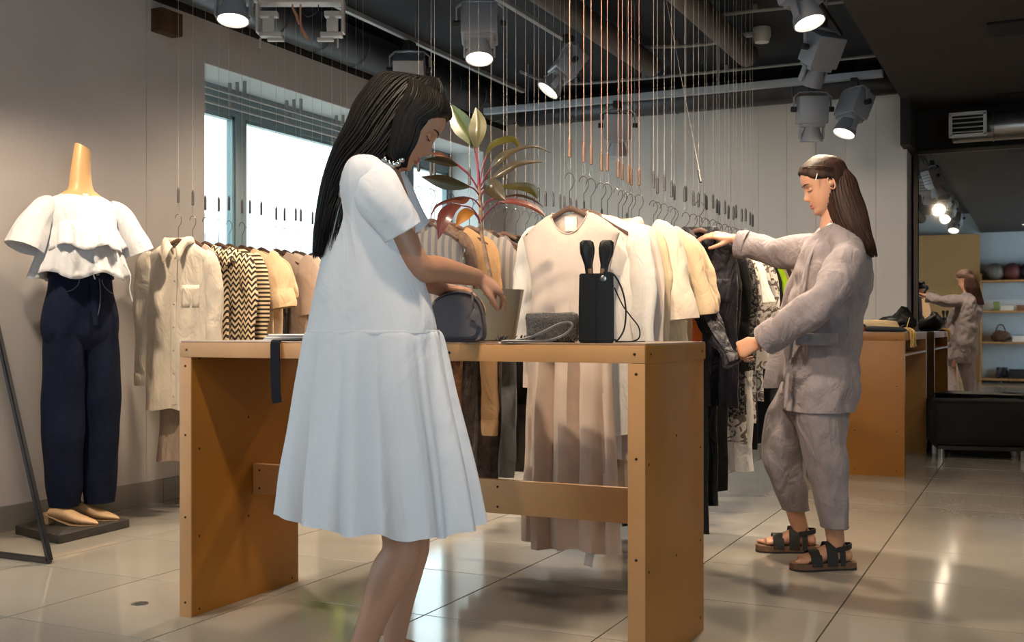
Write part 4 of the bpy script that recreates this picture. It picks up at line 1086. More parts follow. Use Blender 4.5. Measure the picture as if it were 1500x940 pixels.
G(R1, 3, 'cardigan', 'cream zigzag knitted cardigan', 'knitwear', 'zig', L=.68, sleeve='long', sl=.5, ws=.19)
G(R1, 4, 'cardigan', 'black and cream banded knitted cardigan', 'knitwear', 'zig2', L=.68, sleeve='long', sl=.5, ws=.20)
spec1 = [('tee', 'beige short-sleeved tee', 'top', 'beige', dict(L=.6, sl=.27, ws=.21, sleeve_r=.085)), ('tee', 'cream short-sleeved top', 'top', 'cream', dict(L=.62, sl=.22)),
 ('trousers', 'dark grey long trousers', 'trousers', 'dgrey', dict(L=.95, wh=.18, ws=.17)), ('blouse', 'pinkish beige loose blouse', 'blouse', 'pinkbeige', dict(L=.55, sl=.3, sleeve_r=.085, ws=.21)),
 ('blouse', 'ecru loose short blouse', 'blouse', 'ecru', dict(L=.52, sl=.28, sleeve_r=.085, ws=.21)), ('tee', 'cream tee', 'top', 'cream', dict(L=.6)), ('blouse', 'pale ivory blouse', 'blouse', 'ivory', dict(L=.58, sl=.3, ws=.215)),
 ('tee', 'neon green top', 'top', 'neon', dict(L=.75, ws=.22)), ('shirt', 'sea green shirt', 'shirt', 'green', dict(L=.8, sleeve='long', sl=.55, ws=.22)),
 ('shirt', 'pale sage shirt', 'shirt', 'palegreen', dict(L=.75)), ('blouse', 'cream blouse', 'blouse', 'cream', dict(L=.7)), ('dress', 'grey dress', 'dress', 'grey', dict(L=1.1)),
 ('dress', 'white dress', 'dress', 'white', dict(L=1.1)), ('dress', 'beige dress', 'dress', 'beige', dict(L=1.05))]
for k, (n, l, c, m, kw) in enumerate(spec1): G(R1, 5+k, n, l, c, m, **kw)
R2 = 'middle rack'
spec2 = [('shirt', 'grey-blue striped shirt', 'shirt', 'stripe', dict(L=.56, sleeve='short', sl=.25, ws=.12, wb=.13, wh=.13)), ('sweater', 'taupe heather fluffy sweater', 'knitwear', 'heather', dict(L=.58, sleeve='long', sl=.45, ws=.15, wb=.15, wh=.15, sleeve_r=.06)),
 ('cardigan', 'brown fringed long cardigan', 'knitwear', 'fringe', dict(L=.82, sleeve='none', ws=.15, wb=.135, wh=.135, fa=.012)), ('sweatshirt', 'camel sweatshirt with ribbed cuffs', 'sweatshirt', 'tan', dict(L=.50, sleeve='long', sl=.78, ws=.16, wb=.15, wh=.15, cuff=True, sleeve_r=.062)),
 ('cardigan', 'cream and grey striped cardigan', 'knitwear', 'stripe', dict(L=.58, sleeve='short', sl=.3, ws=.17, wb=.17, wh=.17)), ('coat', 'black-brown shaggy coat', 'coat', 'fur', dict(L=1.12, sleeve='none', ws=.14, wb=.12, wh=.10)),
 ('jeans', 'grey denim trousers', 'jeans', 'denimg', dict(L=1.14, ws=.13)), ('trousers', 'black trousers', 'trousers', 'black', dict(L=.8, ws=.16)),
 ('jeans', 'charcoal denim trousers', 'jeans', 'dgrey', dict(L=1.13, ws=.15)), ('coat', 'brown coat', 'coat', 'brown', dict(L=.8, ws=.17, sleeve='long', sl=.5)),
 ('jeans', 'charcoal trousers', 'jeans', 'dgrey', dict(L=1.12, ws=.17, wh=.19, sleeve='none')), ('blouse', 'white translucent blouse', 'blouse', 'white', dict(L=.85, sleeve='long', sl=.5)),
 ('shirt', 'cream shirt', 'shirt', 'cream', dict(L=.8, sleeve='long', sl=.6)), ('dress', 'grey long dress', 'dress', 'grey', dict(L=1.1)), ('tee', 'black tee', 'top', 'black', dict(L=.6)), ('shirt', 'taupe shirt', 'shirt', 'taupe', dict(L=.75)),
 ('dress', 'cream dress', 'dress', 'cream', dict(L=1.0)), ('tee', 'rust tee', 'top', 'rust', dict(L=.6)), ('blouse', 'beige blouse', 'blouse', 'beige', dict(L=.65)), ('coat', 'charcoal coat', 'coat', 'dgrey', dict(L=1.0, sleeve='long', sl=.6)),
 ('shirt', 'ivory shirt', 'shirt', 'ivory', dict(L=.75)), ('blouse', 'ecru blouse', 'blouse', 'ecru', dict(L=.7)), ('dress', 'pinkish dress', 'dress', 'pinkbeige', dict(L=1.0)), ('tee', 'white tee', 'top', 'white', dict(L=.62))]
for k, (n, l, c, m, kw) in enumerate(spec2): G(R2, k, n, l, c, m, **kw)
R3 = 'dress rack front'
d0 = G(R3, 0, 'dress', 'ivory sleeveless long dress with deep vertical pleats', 'dress', 'ivory', L=1.27, ws=.212, wb=.165, wh=.215, wn=.078, dip=.085, sleeve='none', sd=.088, pleat=30, fa=.034, tb=.040, binding=True, seed=4, rz=-.12)
mk('inner_label', B((0, .010, -.045), (.05, .002, .055), None, .0005), Mc['white'], d0)
mk('price_tag', B((.10, -.03, -1.30), (.035, .002, .055), Matrix.Rotation(.2, 3, 'Y'), .0005), Mc['white'], d0)
mk('tag_string', cyl(bmesh.new(), (.10, -.03, -1.275), (.095, -.02, -1.20), .0008, 5), Mc['white'], d0)
spec3 = [('blouse', 'white satin blouse with wide collarless neck', 'blouse', 'white', dict(L=.85, sleeve='long', sl=.5, ws=.21)), ('jacket', 'ivory long jacket', 'jacket', 'ivory', dict(L=.95, sleeve='long', sl=.62, ws=.215, tb=.035, fa=.012)),
 ('dress', 'cream crepe dress', 'dress', 'cream', dict(L=1.1, sleeve='long', sl=.5, ws=.21)), ('blouse', 'ecru puff-sleeved blouse', 'blouse', 'ecru', dict(L=.8, sl=.35, ws=.215, sleeve_r=.09)), ('jacket', 'cream jacket with long loose sleeves', 'jacket', 'cream', dict(L=.8, sleeve='long', sl=.6, ws=.215, sleeve_r=.08)),
 ('shirt', 'ivory collared shirt', 'shirt', 'ivory', dict(L=.8, sleeve='long', sl=.6, collar=True)), ('blouse', 'beige gathered blouse', 'blouse', 'cream', dict(L=.7, sl=.33, sleeve_r=.09, ws=.215)), ('dress', 'sand dress', 'dress', 'beige', dict(L=1.0, sl=.3)), ('tee', 'honey beige top with ruffled sleeves', 'top', 'beige', dict(L=.65, sl=.32, sleeve_r=.085, ws=.19))]
for k, (n, l, c, m, kw) in enumerate(spec3): G(R3, 1+k, n, l, c, m, **kw)
R4 = 'dress rack rear'
spec4 = [('top', 'pale honey top with short lace sleeves', 'top', 'cream', dict(L=.75, sl=.30, ws=.17, wb=.18, wh=.18, sleeve_r=.07)), ('top', 'rust orange thin top', 'top', 'rust', dict(L=.6, sleeve='none', ws=.17)), ('dress', 'floor-length black velvet dress', 'dress', 'velvetb', dict(L=1.39, sleeve='none', ws=.17, wh=.215, fa=.016)),
 ('trousers', 'black long velvet trousers', 'trousers', 'velvetb', dict(L=1.34, ws=.15, wh=.19, fa=.014)), ('dress', 'black velvet dress', 'dress', 'velvetb', dict(L=1.3, sleeve='long', sl=.6, fa=.014)), None,
 ('dress', 'black long dress', 'dress', 'black', dict(L=1.25, sleeve='long', sl=.5)), ('trousers', 'grey-blue satin trousers', 'trousers', 'blue', dict(L=1.22, ws=.15, wh=.14)), ('jacket', 'black jacket', 'jacket', 'black', dict(L=.8, sleeve='long', sl=.6)),
 ('shirt', 'black shirt with white brush print', 'shirt', 'script', dict(L=.9, sleeve='long', sl=.6)), ('dress', 'white and grey snake print dress', 'dress', 'snake', dict(L=1.05, sleeve='long', sl=.6, ws=.215)), ('dress', 'white long dress', 'dress', 'white', dict(L=1.2)),
 ('shirt', 'snake print long shirt', 'shirt', 'snake', dict(L=.95, sleeve='long', sl=.6, ws=.22)), ('coat', 'black long coat', 'coat', 'black', dict(L=1.1, sleeve='long', sl=.6)), ('shirt', 'grey snake print shirt', 'shirt', 'snake', dict(L=.85, sleeve='long', sl=.55, ws=.225)),
 ('jacket', 'black tailored jacket', 'jacket', 'black', dict(L=.75, sleeve='long', sl=.6, ws=.22)), ('coat', 'black coat', 'coat', 'black', dict(L=1.1, sleeve='long', sl=.6)), ('tee', 'neon yellow-green top', 'top', 'neon', dict(L=.6)), ('blouse', 'beige blouse', 'blouse', 'beige', dict(L=.7)),
 ('dress', 'charcoal dress', 'dress', 'dgrey', dict(L=1.1)), ('shirt', 'cream shirt', 'shirt', 'cream', dict(L=.75)), ('shirt', 'white shirt', 'shirt', 'white', dict(L=.8))]
for k, s_ in enumerate(spec4):
    if s_: G(R4, k, s_[0], s_[1], s_[2], s_[3], **s_[4])
# price tags hanging by the far garments
for k, (u, v, d) in enumerate(((1076, 715, 5.4), (1068, 705, 5.35))):
    p = P(u, v, d)

# velvet jacket pulled out by the woman in grey
JX, JY = -1.44, 5.05
o = thing('jacket', 'plum velvet jacket pulled forward by the woman in grey', 'jacket', (JX, JY, HZ+.01), TR(14)); m = Mc['velvet']
h = copy_tree([q for q in COL.objects if q.name.startswith('clothes_hanger') and not q.parent][-1], None, (JX, JY, HZ+.01), TR(14))
h['label'] = 'walnut hanger inside the plum velvet jacket being pulled out'; h['group'] = 'hangers on the '+R4
bpy.data.objects.remove(o)
o = garment('jacket', 'plum velvet jacket pulled forward by the woman in grey', 'jacket', (JX, JY), TR(14), m, L=.82, ws=.17, wb=.175, wh=.18, tb=.04, th=.03, sleeve='none', collar=True, dip=.04, pocket=True, fa=.016, seed=11, top=.01)
# its two sleeves: one hangs, one is stretched to the hand
a = V((JX, JY, HZ))
def loc(p): return Matrix.Rotation(TR(-14), 3, 'Z') @ (V(p)-V((JX, JY, HZ+.01)))
HAND2 = P(1068, 514, 4.60)
near = P(992, 378, 4.92)
bm = bmesh.new(); sp = [near+V((-.02, .05, .03)), near, near.lerp(HAND2, .35)+V((0, 0, -.03)), near.lerp(HAND2, .7)+V((0, 0, -.03)), HAND2+V((-.02, .0, .01)), HAND2+V((.02, -.02, -.05))]
tube(bm, [loc(p) for p in sp], [.05, .062, .058, .048, .030, .040], 24, .8, None, fold=lambda ph, k: .09*math.sin(5*ph)+.05*math.sin(11*ph+3*k), sub=6); jitter(bm, .006, 14, 2)
mk('sleeve', bm, m, o)
bm = bmesh.new(); tube(bm, [(-.17, 0, -.08), (-.21, 0, -.14), (-.235, -.01, -.35), (-.23, -.02, -.62)], [.045, .055, .05, .04], 20, .55, (0, 1, 0), fold=lambda ph, k: .08*math.sin(4*ph+4*k), sub=5); mk('sleeve', bm, m, o)
# its slanting wire
p0 = V((JX, JY, 1.70)); top = P(963, 0, 5.6); top = P(955, -60, 5.9); top.z = 3.14
w_ = thing('suspension_wire', 'slanting wire pulled out of line above the plum velvet jacket', 'wire', p0)
mk('wire', cyl(bmesh.new(), (0, 0, .02), top-p0, .001, 5), M_wire, w_)
dd = (top-p0).normalized(); rot = dd.to_track_quat('Z', 'Y').to_matrix()
bm = bmesh.new(); lathe(bm, [(.005, -.035), (.0068, -.034), (.0068, .034), (.005, .035)], (0, 0, 0), 12, rot); mk('grip_tube', bm, M_grip, w_)
bm = bmesh.new(); tube(bm, [(0, 0, -.034), (.006, 0, -.08), (0, 0, -.12), (-.006, 0, -.08), (0, 0, -.034)], .0008, 5, sub=3); mk('wire_loop', bm, M_steel, w_)
# ================================================================== PEOPLE
M_skin = mat('skin', C(182, 134, 108), .5, var=.04, vs=12, sss=.08)
M_lip = mat('lips', C(170, 92, 84), .4)
M_brow = mat('eyebrow_hair', C(48, 34, 28), .8)
M_lash = mat('lash', C(26, 20, 18), .7)
M_eye = mat('eye_white', C(225, 220, 215), .2)
def hairmat(n, a, b, rough=.58):
    return mat(n, a, rough, col2=b, vs=70, stretch=(1, 1, .06), bump=.5, bs=120, spec=.22)
M_hair1 = hairmat('black_hair', C(10, 8, 8), C(20, 16, 15))
M_hair2 = hairmat('dark_brown_hair', C(30, 18, 14), C(54, 32, 22))

def interp(tab, z):
    if z <= tab[0][0]: return tab[0][1]
    for a, b in zip(tab[:-1], tab[1:]):
        if z <= b[0]:
            k = (z-a[0])/(b[0]-a[0]); return a[1]+(b[1]-a[1])*k
    return tab[-1][1]
def sm(tab, z, h=.006): return (interp(tab, z-h)+2*interp(tab, z)+interp(tab, z+h))/4
F_T = [(-.118, .030), (-.112, .058), (-.10, .072), (-.09, .076), (-.078, .070), (-.068, .074), (-.05, .076), (-.03, .074), (0, .075), (.02, .079), (.04, .083), (.06, .081), (.08, .070), (.10, .044), (.112, .015), (.116, -.005)]
B_T = [(-.118, .01), (-.105, -.005), (-.08, -.015), (-.05, -.045), (-.02, -.08), (.02, -.098), (.06, -.096), (.085, -.078), (.105, -.045), (.116, -.012)]
W_T = [(-.118, .014), (-.108, .030), (-.09, .042), (-.06, .055), (-.03, .063), (0, .069), (.03, .073), (.06, .071), (.085, .059), (.105, .034), (.116, .006)]
def headpt(t, z, off=0):
    f, b, w_ = sm(F_T, z), sm(B_T, z), sm(W_T, z)
    yc, hd = (f+b)/2, (f-b)/2
    x = math.sin(t); y = math.cos(t)
    x = math.copysign(abs(x)**.88, x)*w_; y = yc+math.copysign(abs(y)**.88, y)*hd
    if math.cos(t) > 0:
        g = lambda cx, cz, sx, sz: math.exp(-((x-cx)/sx)**2-((z-cz)/sz)**2)
        nz = interp([(-.046, 0), (-.042, .006), (-.036, .020), (-.028, .026), (-.018, .020), (-.004, .012), (.012, .005), (.024, .001), (.03, 0)], z)
        nw = interp([(-.04, .013), (-.028, .011), (0, .008), (.02, .009)], z)
        y += nz*math.exp(-(x/nw)**2)
        y += .006*g(0, -.058, .018, .0055)+.0065*g(0, -.070, .016, .006)-.003*g(0, -.064, .02, .002)
        y += -.011*(g(.032, .004, .014, .012)+g(-.032, .004, .014, .012))+.004*(g(.03, .022, .02, .007)+g(-.03, .022, .02, .007))
        y += .003*(g(.042, -.025, .015, .016)+g(-.042, -.025, .015, .016))+.004*g(0, -.10, .016, .012)
    if off:
        n = V((x, y-yc*1.0, (z+.0)*.9)); n.normalize(); return V((x, y, z))+n*off
    return V((x, y, z))
def head_bm(bm, T, off=None, nt=64, nz=60):
    rings = []
    for j in range(nz):
        z = -.118+.234*(.5-.5*math.cos(PI*(j+.5)/nz))
        r = []
        for i in range(nt):
            t = 2*PI*i/nt
            r.append(T(headpt(t, z, off(t, z) if off else 0)))
        rings.append(r)
    loft(bm, rings)

def fuse(name, bm, m, parent, voxel=.0045, it=3, fac=.5):
    me = bpy.data.meshes.new('tmp'); bm.to_mesh(me); bm.free()
    ob = bpy.data.objects.new('tmp', me); COL.objects.link(ob)
    md = ob.modifiers.new('r', 'REMESH'); md.mode = 'VOXEL'; md.voxel_size = voxel
    md = ob.modifiers.new('s', 'SMOOTH'); md.factor = fac; md.iterations = it
    dg = bpy.context.evaluated_depsgraph_get(); dg.update()
    me2 = bpy.data.meshes.new_from_object(ob.evaluated_get(dg))
    bpy.data.objects.remove(ob); bpy.data.meshes.remove(me)
    b2 = bmesh.new(); b2.from_mesh(me2); bpy.data.meshes.remove(me2)
    return mk(name, b2, m, parent, 180, world=True, recalc=False)

def limb(bm, pts, rad, n=20, sub=5):
    tube(bm, pts, rad, n, sub=sub); sphere(bm, pts[0], rad[0]*.98, 14); sphere(bm, pts[-1], rad[-1]*.98, 12)

def hand(bm, wr, d, n, curls, thumb=1, sc=1.0, spread=.10, tcurl=.5):
    """wr wrist point, d towards the knuckles, n back of the hand; curls = bend per joint (rad) for each finger"""
    wr = V(wr); d = V(d).normalized(); n = V(n); n = (n-d*n.dot(d)).normalized(); s = d.cross(n)*thumb
    rings = []
    for k, (t, a, b) in enumerate(((-.03, .026, .020), (0, .027, .019), (.02, .033, .018), (.05, .040, .016), (.08, .041, .0135), (.092, .038, .010))):
        rings.append(ering(wr+d*t*sc+s*(.002*k)*sc, s*a*sc, n*b*sc, 20, .85))
    loft(bm, rings)
    L = [(.040, .025, .020), (.045, .028, .021), (.041, .026, .020), (.032, .020, .018)]
    for k in range(4):
        off = (.030-.0195*k)*sc; ang = (1.5-k)*spread
        dd = (d*math.cos(ang)+s*math.sin(ang)).normalized(); p = wr+d*(.082-.004*abs(k-1))*sc+s*off-n*.002
        pts = [p-d*.02*sc, p]; cur = dd; rr = [.0085, .0092]
        for j in range(3):
            c = curls[k][j]; ax = s
            cur = (Matrix.Rotation(-c*thumb, 3, ax) @ cur).normalized()
            if cur.dot(n) > .3 and c > 0: pass
            p = p+cur*L[k][j]*sc; pts.append(p); rr.append((.0082, .0074, .0062)[j])
        rr = [r*sc*(1 if k < 3 else .9) for r in rr]
        for a_, b_, r1, r2 in zip(pts[:-1], pts[1:], rr[:-1], rr[1:]):
            tube(bm, [a_, b_], [r1, r2], 12); sphere(bm, b_, r2, 10)
    p = wr+d*.018*sc+s*.020*sc-n*.004*sc; cur = (d*.62+s*.72-n*.35).normalized(); pts = [p]; 
    for j, l in enumerate((.042, .032, .026)):
        p = p+cur*l*sc; pts.append(p); cur = (cur*math.cos(tcurl)+(d*.8-s*.35-n*.45).normalized()*math.sin(tcurl)).normalized()
    rr = [.015*sc, .0115*sc, .0098*sc, .0080*sc]
    for a_, b_, r1, r2 in zip(pts[:-1], pts[1:], rr[:-1], rr[1:]): tube(bm, [a_, b_], [r1, r2], 12); sphere(bm, b_, r2, 10)
    sphere(bm, pts[0], rr[0], 10)

def face_details(T, par, lips=True, closed=True):
    for s in (-1, 1):
        th = lambda x: math.asin(max(-1, min(1, x/.075)))
        bm = bmesh.new(); pts = []
        for k in range(9):
            q = k/8; x = s*(.015+.034*q); z = .024+.006*math.sin(q*PI*.8)-.003*q
            # find the theta whose x matches
            t = min((abs(headpt(a/200, z).x-x), a/200) for a in range(-300, 301, 2))[1]
            pts.append(T(headpt(t, z)+V((0, .0012, 0))))
        tube(bm, pts, [.0012, .002, .0024, .0026, .0026, .0024, .002, .0016, .001], 6); mk('eyebrow', bm, M_brow, par, world=True)
        bm = bmesh.new(); pts = []; lid = []
        for k in range(9):
            q = k/8; x = s*(.018+.028*q); z = .000-.0045*math.sin(q*PI)+.001*q
            t = min((abs(headpt(a/200, z).x-x), a/200) for a in range(-300, 301, 2))[1]
            p = headpt(t, z); pts.append(T(p+V((0, .003+.005*math.sin(q*PI), 0))))
        tube(bm, pts, [.0008, .0013, .0016, .0017, .0017, .0017, .0016, .0014, .001], 6); mk('eyelashes', bm, M_lash, par, world=True)
        bm = bmesh.new(); sphere(bm, T(V((s*.032, .057, .0015))), .0125, 16); mk('eyelid', bm, M_skin, par, world=True)
        # ear
        bm = bmesh.new(); c = V((s*.071, -.012, -.004))
        pts = [c+V((s*(.006+.008*math.sin(a)*0), .016*math.cos(a)-.004, .030*math.sin(a)+(.0))) for a in [PI*2*k/16 for k in range(17)]]
        pts = [c+(p-c)*.86 for p in pts]
        tube(bm, [T(p) for p in pts], .0036, 8); sphere(bm, T(c+V((-s*.003, -.002, 0))), .014, 10, None)
        fuse('ear', bm, M_skin, par, .002, 4)
    bm = bmesh.new()
    for z0, hz, up in ((-.0585, .0042, 1), (-.0685, .0048, -1)):
        rings = []
        for k in range(13):
            q = -1+2*k/12; x = .023*q; h = hz*(1-q*q)**.6+.0004; z = z0+(.0012*math.cos(q*PI*2) if up > 0 else -.001*math.cos(q*PI/2))-.002*q*q*up*-1
            t = min((abs(headpt(a/200, z).x-x), a/200) for a in range(-120, 121, 2))[1]
            p = headpt(t, z)+V((0, -.0015, 0))
            rings.append([T(p+V((0, .0032*math.cos(a)*(1-.5*q*q), h*math.sin(a)))) for a in [2*PI*i/10 for i in range(10)]])
        loft(bm, rings)
    mk('lips', bm, M_lip, par, world=True)

def hair_loft(bm, rings_def, n=40, seed=0, locks=90, lr=.006, Fax=None, tipvar=.03, t_range=(0, 1)):
    """rings_def: (centre, A vector, B vector); builds the mass and combed locks following it"""
    rings = [ering(c, A, Bv, n, .95) for c, A, Bv in rings_def]
    loft(bm, rings); rg = random.Random(seed)
    for k in range(locks):
        ph = 2*PI*(k+rg.random())/locks; pts = []; e = 1+rg.uniform(-.02, .07)
        for j, (c, A, Bv) in enumerate(rings_def):
            q = ph+.15*math.sin(j*.6+k)*.4
            pts.append(c+(A*math.cos(q)+Bv*math.sin(q))*e)
        d = (pts[-1]-pts[-2]).normalized(); pts.append(pts[-1]+d*rg.uniform(.2, 1)*tipvar)
        m_ = len(pts); rad = [lr*(.6+.5*math.sin(PI*min(1, (i+1)/m_*1.2))) for i in range(m_)]; rad[-1] = lr*.15
        tube(bm, pts, rad, 5, sub=3)

def frame(center, fwd, up):
    fwd = V(fwd).normalized(); up = V(up); up = (up-fwd*up.dot(fwd)).normalized(); rt = fwd.cross(up)
    c = V(center)
    return lambda p, k=1.0: c+rt*p[0]*k+fwd*p[1]*k+up*p[2]*k

# ------------------------------------------------------------------ WOMAN IN WHITE
B1 = P(560, 482, 3.0); B1.z = 0
w1 = thing('person', 'woman with long black hair in a white dress touching a grey bag at the table', 'person', B1)
f1 = RV*math.cos(TR(8))+FV*math.sin(TR(8)); s1 = RV*math.sin(TR(8))-FV*math.cos(TR(8))     # s1 = her right side
HC = P(598, 184, 3.0); pitch = TR(36)
T1_ = frame(HC, f1*math.cos(pitch)-ZV*math.sin(pitch), ZV); T1 = lambda p: T1_(p, 1.0)
bm = bmesh.new()
head_bm(bm, T1)
nb_ = P(545, 243, 3.0)
limb(bm, [nb_+V((0, 0, -.05)), nb_, T1((0, -.035, -.05))], [.062, .054, .056], sub=3)
def tr(u, v, d, a, b, fx=f1, sx=s1): return ering(P(u, v, d), fx*a, sx*b, 28, .9)
loft(bm, [tr(548, 240, 3.0, .045, .07), tr(546, 255, 3.0, .075, .15), tr(546, 285, 3.0, .095, .165), tr(552, 330, 3.0, .105, .15), tr(556, 400, 3.0, .095, .13), tr(556, 450, 3.0, .10, .145), tr(553, 510, 3.0, .115, .165), tr(553, 560, 3.0, .11, .165), tr(556, 600, 3.0, .06, .11)])
SH = P(538, 268, 2.86); EL = P(612, 388, 2.93); WR = P(698, 406, 3.22)
limb(bm, [SH, SH.lerp(EL, .5), EL, EL.lerp(WR, .35), WR], [.044, .041, .037, .037, .025])
hd = (P(738, 424, 3.30)-WR)
cl = [(.35, .5, .4), (.4, .55, .45), (.5, .6, .5), (.6, .7, .5)]
hand(bm, WR, hd, ZV*.75-FV*.45+RV*.3, cl, thumb=1, sc=.95)
SH2 = P(565, 268, 3.16); EL2 = P(612, 400, 3.28); WR2 = P(650, 424, 3.42)
limb(bm, [SH2, SH2.lerp(EL2, .5), EL2, WR2], [.050, .042, .036, .024])
hand(bm, WR2, RV*.9+FV*.1-ZV*.12, ZV*.9+FV*.3, cl, thumb=-1, sc=.95)
# legs
HP = P(548, 560, 2.92); KN = P(589, 792, 2.90); AN = P(523, 968, 2.90)
limb(bm, [HP, HP.lerp(KN, .5), KN, KN.lerp(AN, .28), KN.lerp(AN, .62), AN], [.088, .074, .052, .053, .040, .031])
HP2 = P(560, 560, 3.08); KN2 = P(603, 785, 3.10); AN2 = P(578, 938, 3.13)
limb(bm, [HP2, HP2.lerp(KN2, .5), KN2, KN2.lerp(AN2, .28), KN2.lerp(AN2, .62), AN2], [.088, .074, .052, .050, .038, .030])
for a_, fd in ((AN, f1), (AN2, f1*.9+FV*.3)):
    fd = V((fd.x, fd.y, 0)).normalized(); sd = V((fd.y, -fd.x, 0)); g0 = V((a_.x, a_.y, 0))
    rings = [ering(g0+fd*t+ZV*z, sd*wd, ZV*h, 18) for t, z, wd, h in ((-.045, .045, .012, .02), (-.03, .045, .030, .035), (.0, .055, .033, .045), (.05, .05, .036, .04), (.10, .038, .041, .026), (.15, .028, .040, .018), (.18, .022, .028, .014), (.195, .02, .01, .008))]
    loft(bm, rings); cyl(bm, a_+ZV*.03, g0+ZV*.05, .032)
fuse('body', bm, M_skin, w1, .0045)
face_details(T1, w1)
for a_, fd in ((AN, f1), (AN2, f1*.9+FV*.3)):
    fd = V((fd.x, fd.y, 0)).normalized(); sd = V((fd.y, -fd.x, 0)); g0 = V((a_.x, a_.y, 0))
    bm = bmesh.new(); rings = []
    for t, wd, h in ((-.058, .018, .066), (-.045, .034, .072), (0, .040, .052), (.06, .043, .040), (.10, .047, .045), (.15, .046, .042), (.19, .034, .034), (.21, .010, .022)):
        rings.append([g0+fd*t+sd*(sx*wd)+ZV*z for sx, z in ((-1, .012), (-1.04, h*.6), (-.8, h), (-.5, h+.004), (.5, h+.004), (.8, h), (1.04, h*.6), (1, .012))])
    loft(bm, rings); sh = mk('shoe', bm, mat('shoe_black', C(20, 18, 20), .35) if 'shoe_black' not in MATS else MATS['shoe_black'], w1, world=True)
    bm = bmesh.new(); loft(bm, [[g0+fd*t+sd*(sx*wd)+ZV*z for sx, z in ((-1, 0), (1, 0), (1, .014), (-1, .014))] for t, wd in ((-.06, .02), (-.045, .036), (.05, .042), (.12, .048), (.19, .036), (.215, .010))])
    o_ = mk('sole', bm, MATS['shoe_black'], sh, world=False); o_.data.transform(Matrix.Translation(-B1))
# dress
M_dress = mat('white_poplin', C(222, 223, 230), .8, var=.015, bump=.2, bs=90, sheen=.1, wrk=.28, wsc=6)
dr = thing('dress', 'white knee-length dress with gathered skirt worn by the woman at the table', 'dress', B1)
def prof_rings(tab, n, fx, sx, sub=6, fold=None, jz=None):
    """tab: (v, uL, uR, half depth, d) -> rings facing the camera plane"""
    q = smoothpath(tab, sub); out = []
    for j, (v, uL, uR, b, d) in enumerate(q):
        c = P((uL+uR)/2, v, d); a = (uR-uL)/2*d/1610; k = j/(len(q)-1); r = []
        for i in range(n):
            t = 2*PI*i/n; f = 1+(fold(t, k) if fold else 0)
            x, y = math.cos(t), math.sin(t)
            x = math.copysign(abs(x)**.95, x); y = math.copysign(abs(y)**.95, y)
            r.append(c+fx*x*a*f+sx*y*b*f+ZV*(jz(t, k) if jz else 0))
        out.append(r)
    return out
bod = [(226, 530, 556, .075, 3.0), (236, 515, 570, .13, 3.0), (250, 504, 582, .175, 3.0), (275, 496, 592, .185, 3.0), (320, 489, 600, .17, 3.0), (370, 478, 612, .165, 3.0), (420, 467, 626, .17, 3.0), (465, 457, 637, .175, 3.0), (488, 452, 642, .178, 3.0)]
bm = bmesh.new(); loft(bm, prof_rings(bod, 72, RV, FV, 6, lambda t, k: .012*math.sin(4*t+5*k)*k+.008*math.sin(9*t-4*k)), (False, False)); jitter(bm, .006, 5, 3); mk('bodice', bm, M_dress, dr, world=True)
def skf(t, k):
    w1_ = .5*math.sin(15*t+1.2*math.sin(3*t)+.3)+.35*math.sin(23*t+2*math.sin(2*t)+1)+.15*math.sin(41*t+.5)
    w2_ = math.sin(11*t+1.1*math.sin(3*t)+.5)
    return (.035*(1-k)**3+.045*k)*w1_*min(1, .25+k*2)+.105*k*w2_
ski = [(484, 451, 643, .178, 3.0), (492, 447, 647, .186, 3.0), (520, 444, 652, .195, 3.0), (570, 437, 661, .205, 2.99), (630, 430, 674, .22, 2.98), (690, 422, 686, .235, 2.97), (755, 417, 696, .245, 2.97)]
bm = bmesh.new(); loft(bm, prof_rings(ski, 300, RV, FV, 5, skf, lambda t, k: k*k*(.025*-math.cos(t)+.006*math.sin(11*t)+ .012*math.sin(t))), (False, False)); mk('skirt', bm, M_dress, dr, 60, world=True)
bm = bmesh.new(); loft(bm, prof_rings([(483, 450.5, 643.5, .181, 3.0), (486, 449.5, 644.5, .184, 3.0), (490, 450.5, 644, .182, 3.0)], 90, RV, FV, 2), (False, False)); mk('waist_seam', bm, M_dress, dr, world=True)
bm = bmesh.new()
tube(bm, [P(535, 262, 2.93), P(545, 270, 2.875), P(562, 298, 2.85), P(580, 326, 2.86), P(589, 341, 2.865)], [.060, .066, .064, .060, .058], 40, 1.0, None, (True, False), fold=lambda ph, k: .05*k*math.sin(3*ph+1)+.03*math.sin(7*ph+3*k), sub=6)
jitter(bm, .005, 9, 6); sl_ = mk('sleeve', bm, M_dress, dr, world=True); md = sl_.modifiers.new('th', 'SOLIDIFY'); md.thickness = .002
bm = bmesh.new()
tube(bm, [P(558, 262, 3.12), P(570, 275, 3.18), P(590, 315, 3.24), P(603, 338, 3.26)], [.055, .062, .060, .060], 30, 1.0, None, (True, False), sub=5); sl_ = mk('sleeve', bm, M_dress, dr, world=True)
bm = bmesh.new(); loft(bm, prof_rings([(231, 528, 562, .082, 3.0), (224, 533, 560, .068, 3.0), (222, 535, 559, .062, 3.0), (228, 537, 557, .058, 3.0)], 40, RV, FV, 3), (False, False)); mk('collar', bm, M_dress, dr, world=True)
# bust dart & back seam folds
for pts in ([(505, 262), (520, 300), (545, 330), (566, 350)],):
    bm = bmesh.new(); tube(bm, [P(u, v, 2.845+.01*i) for i, (u, v) in enumerate(pts)], .004, 8, sub=4); mk('yoke_seam', bm, M_dress, dr, world=True)
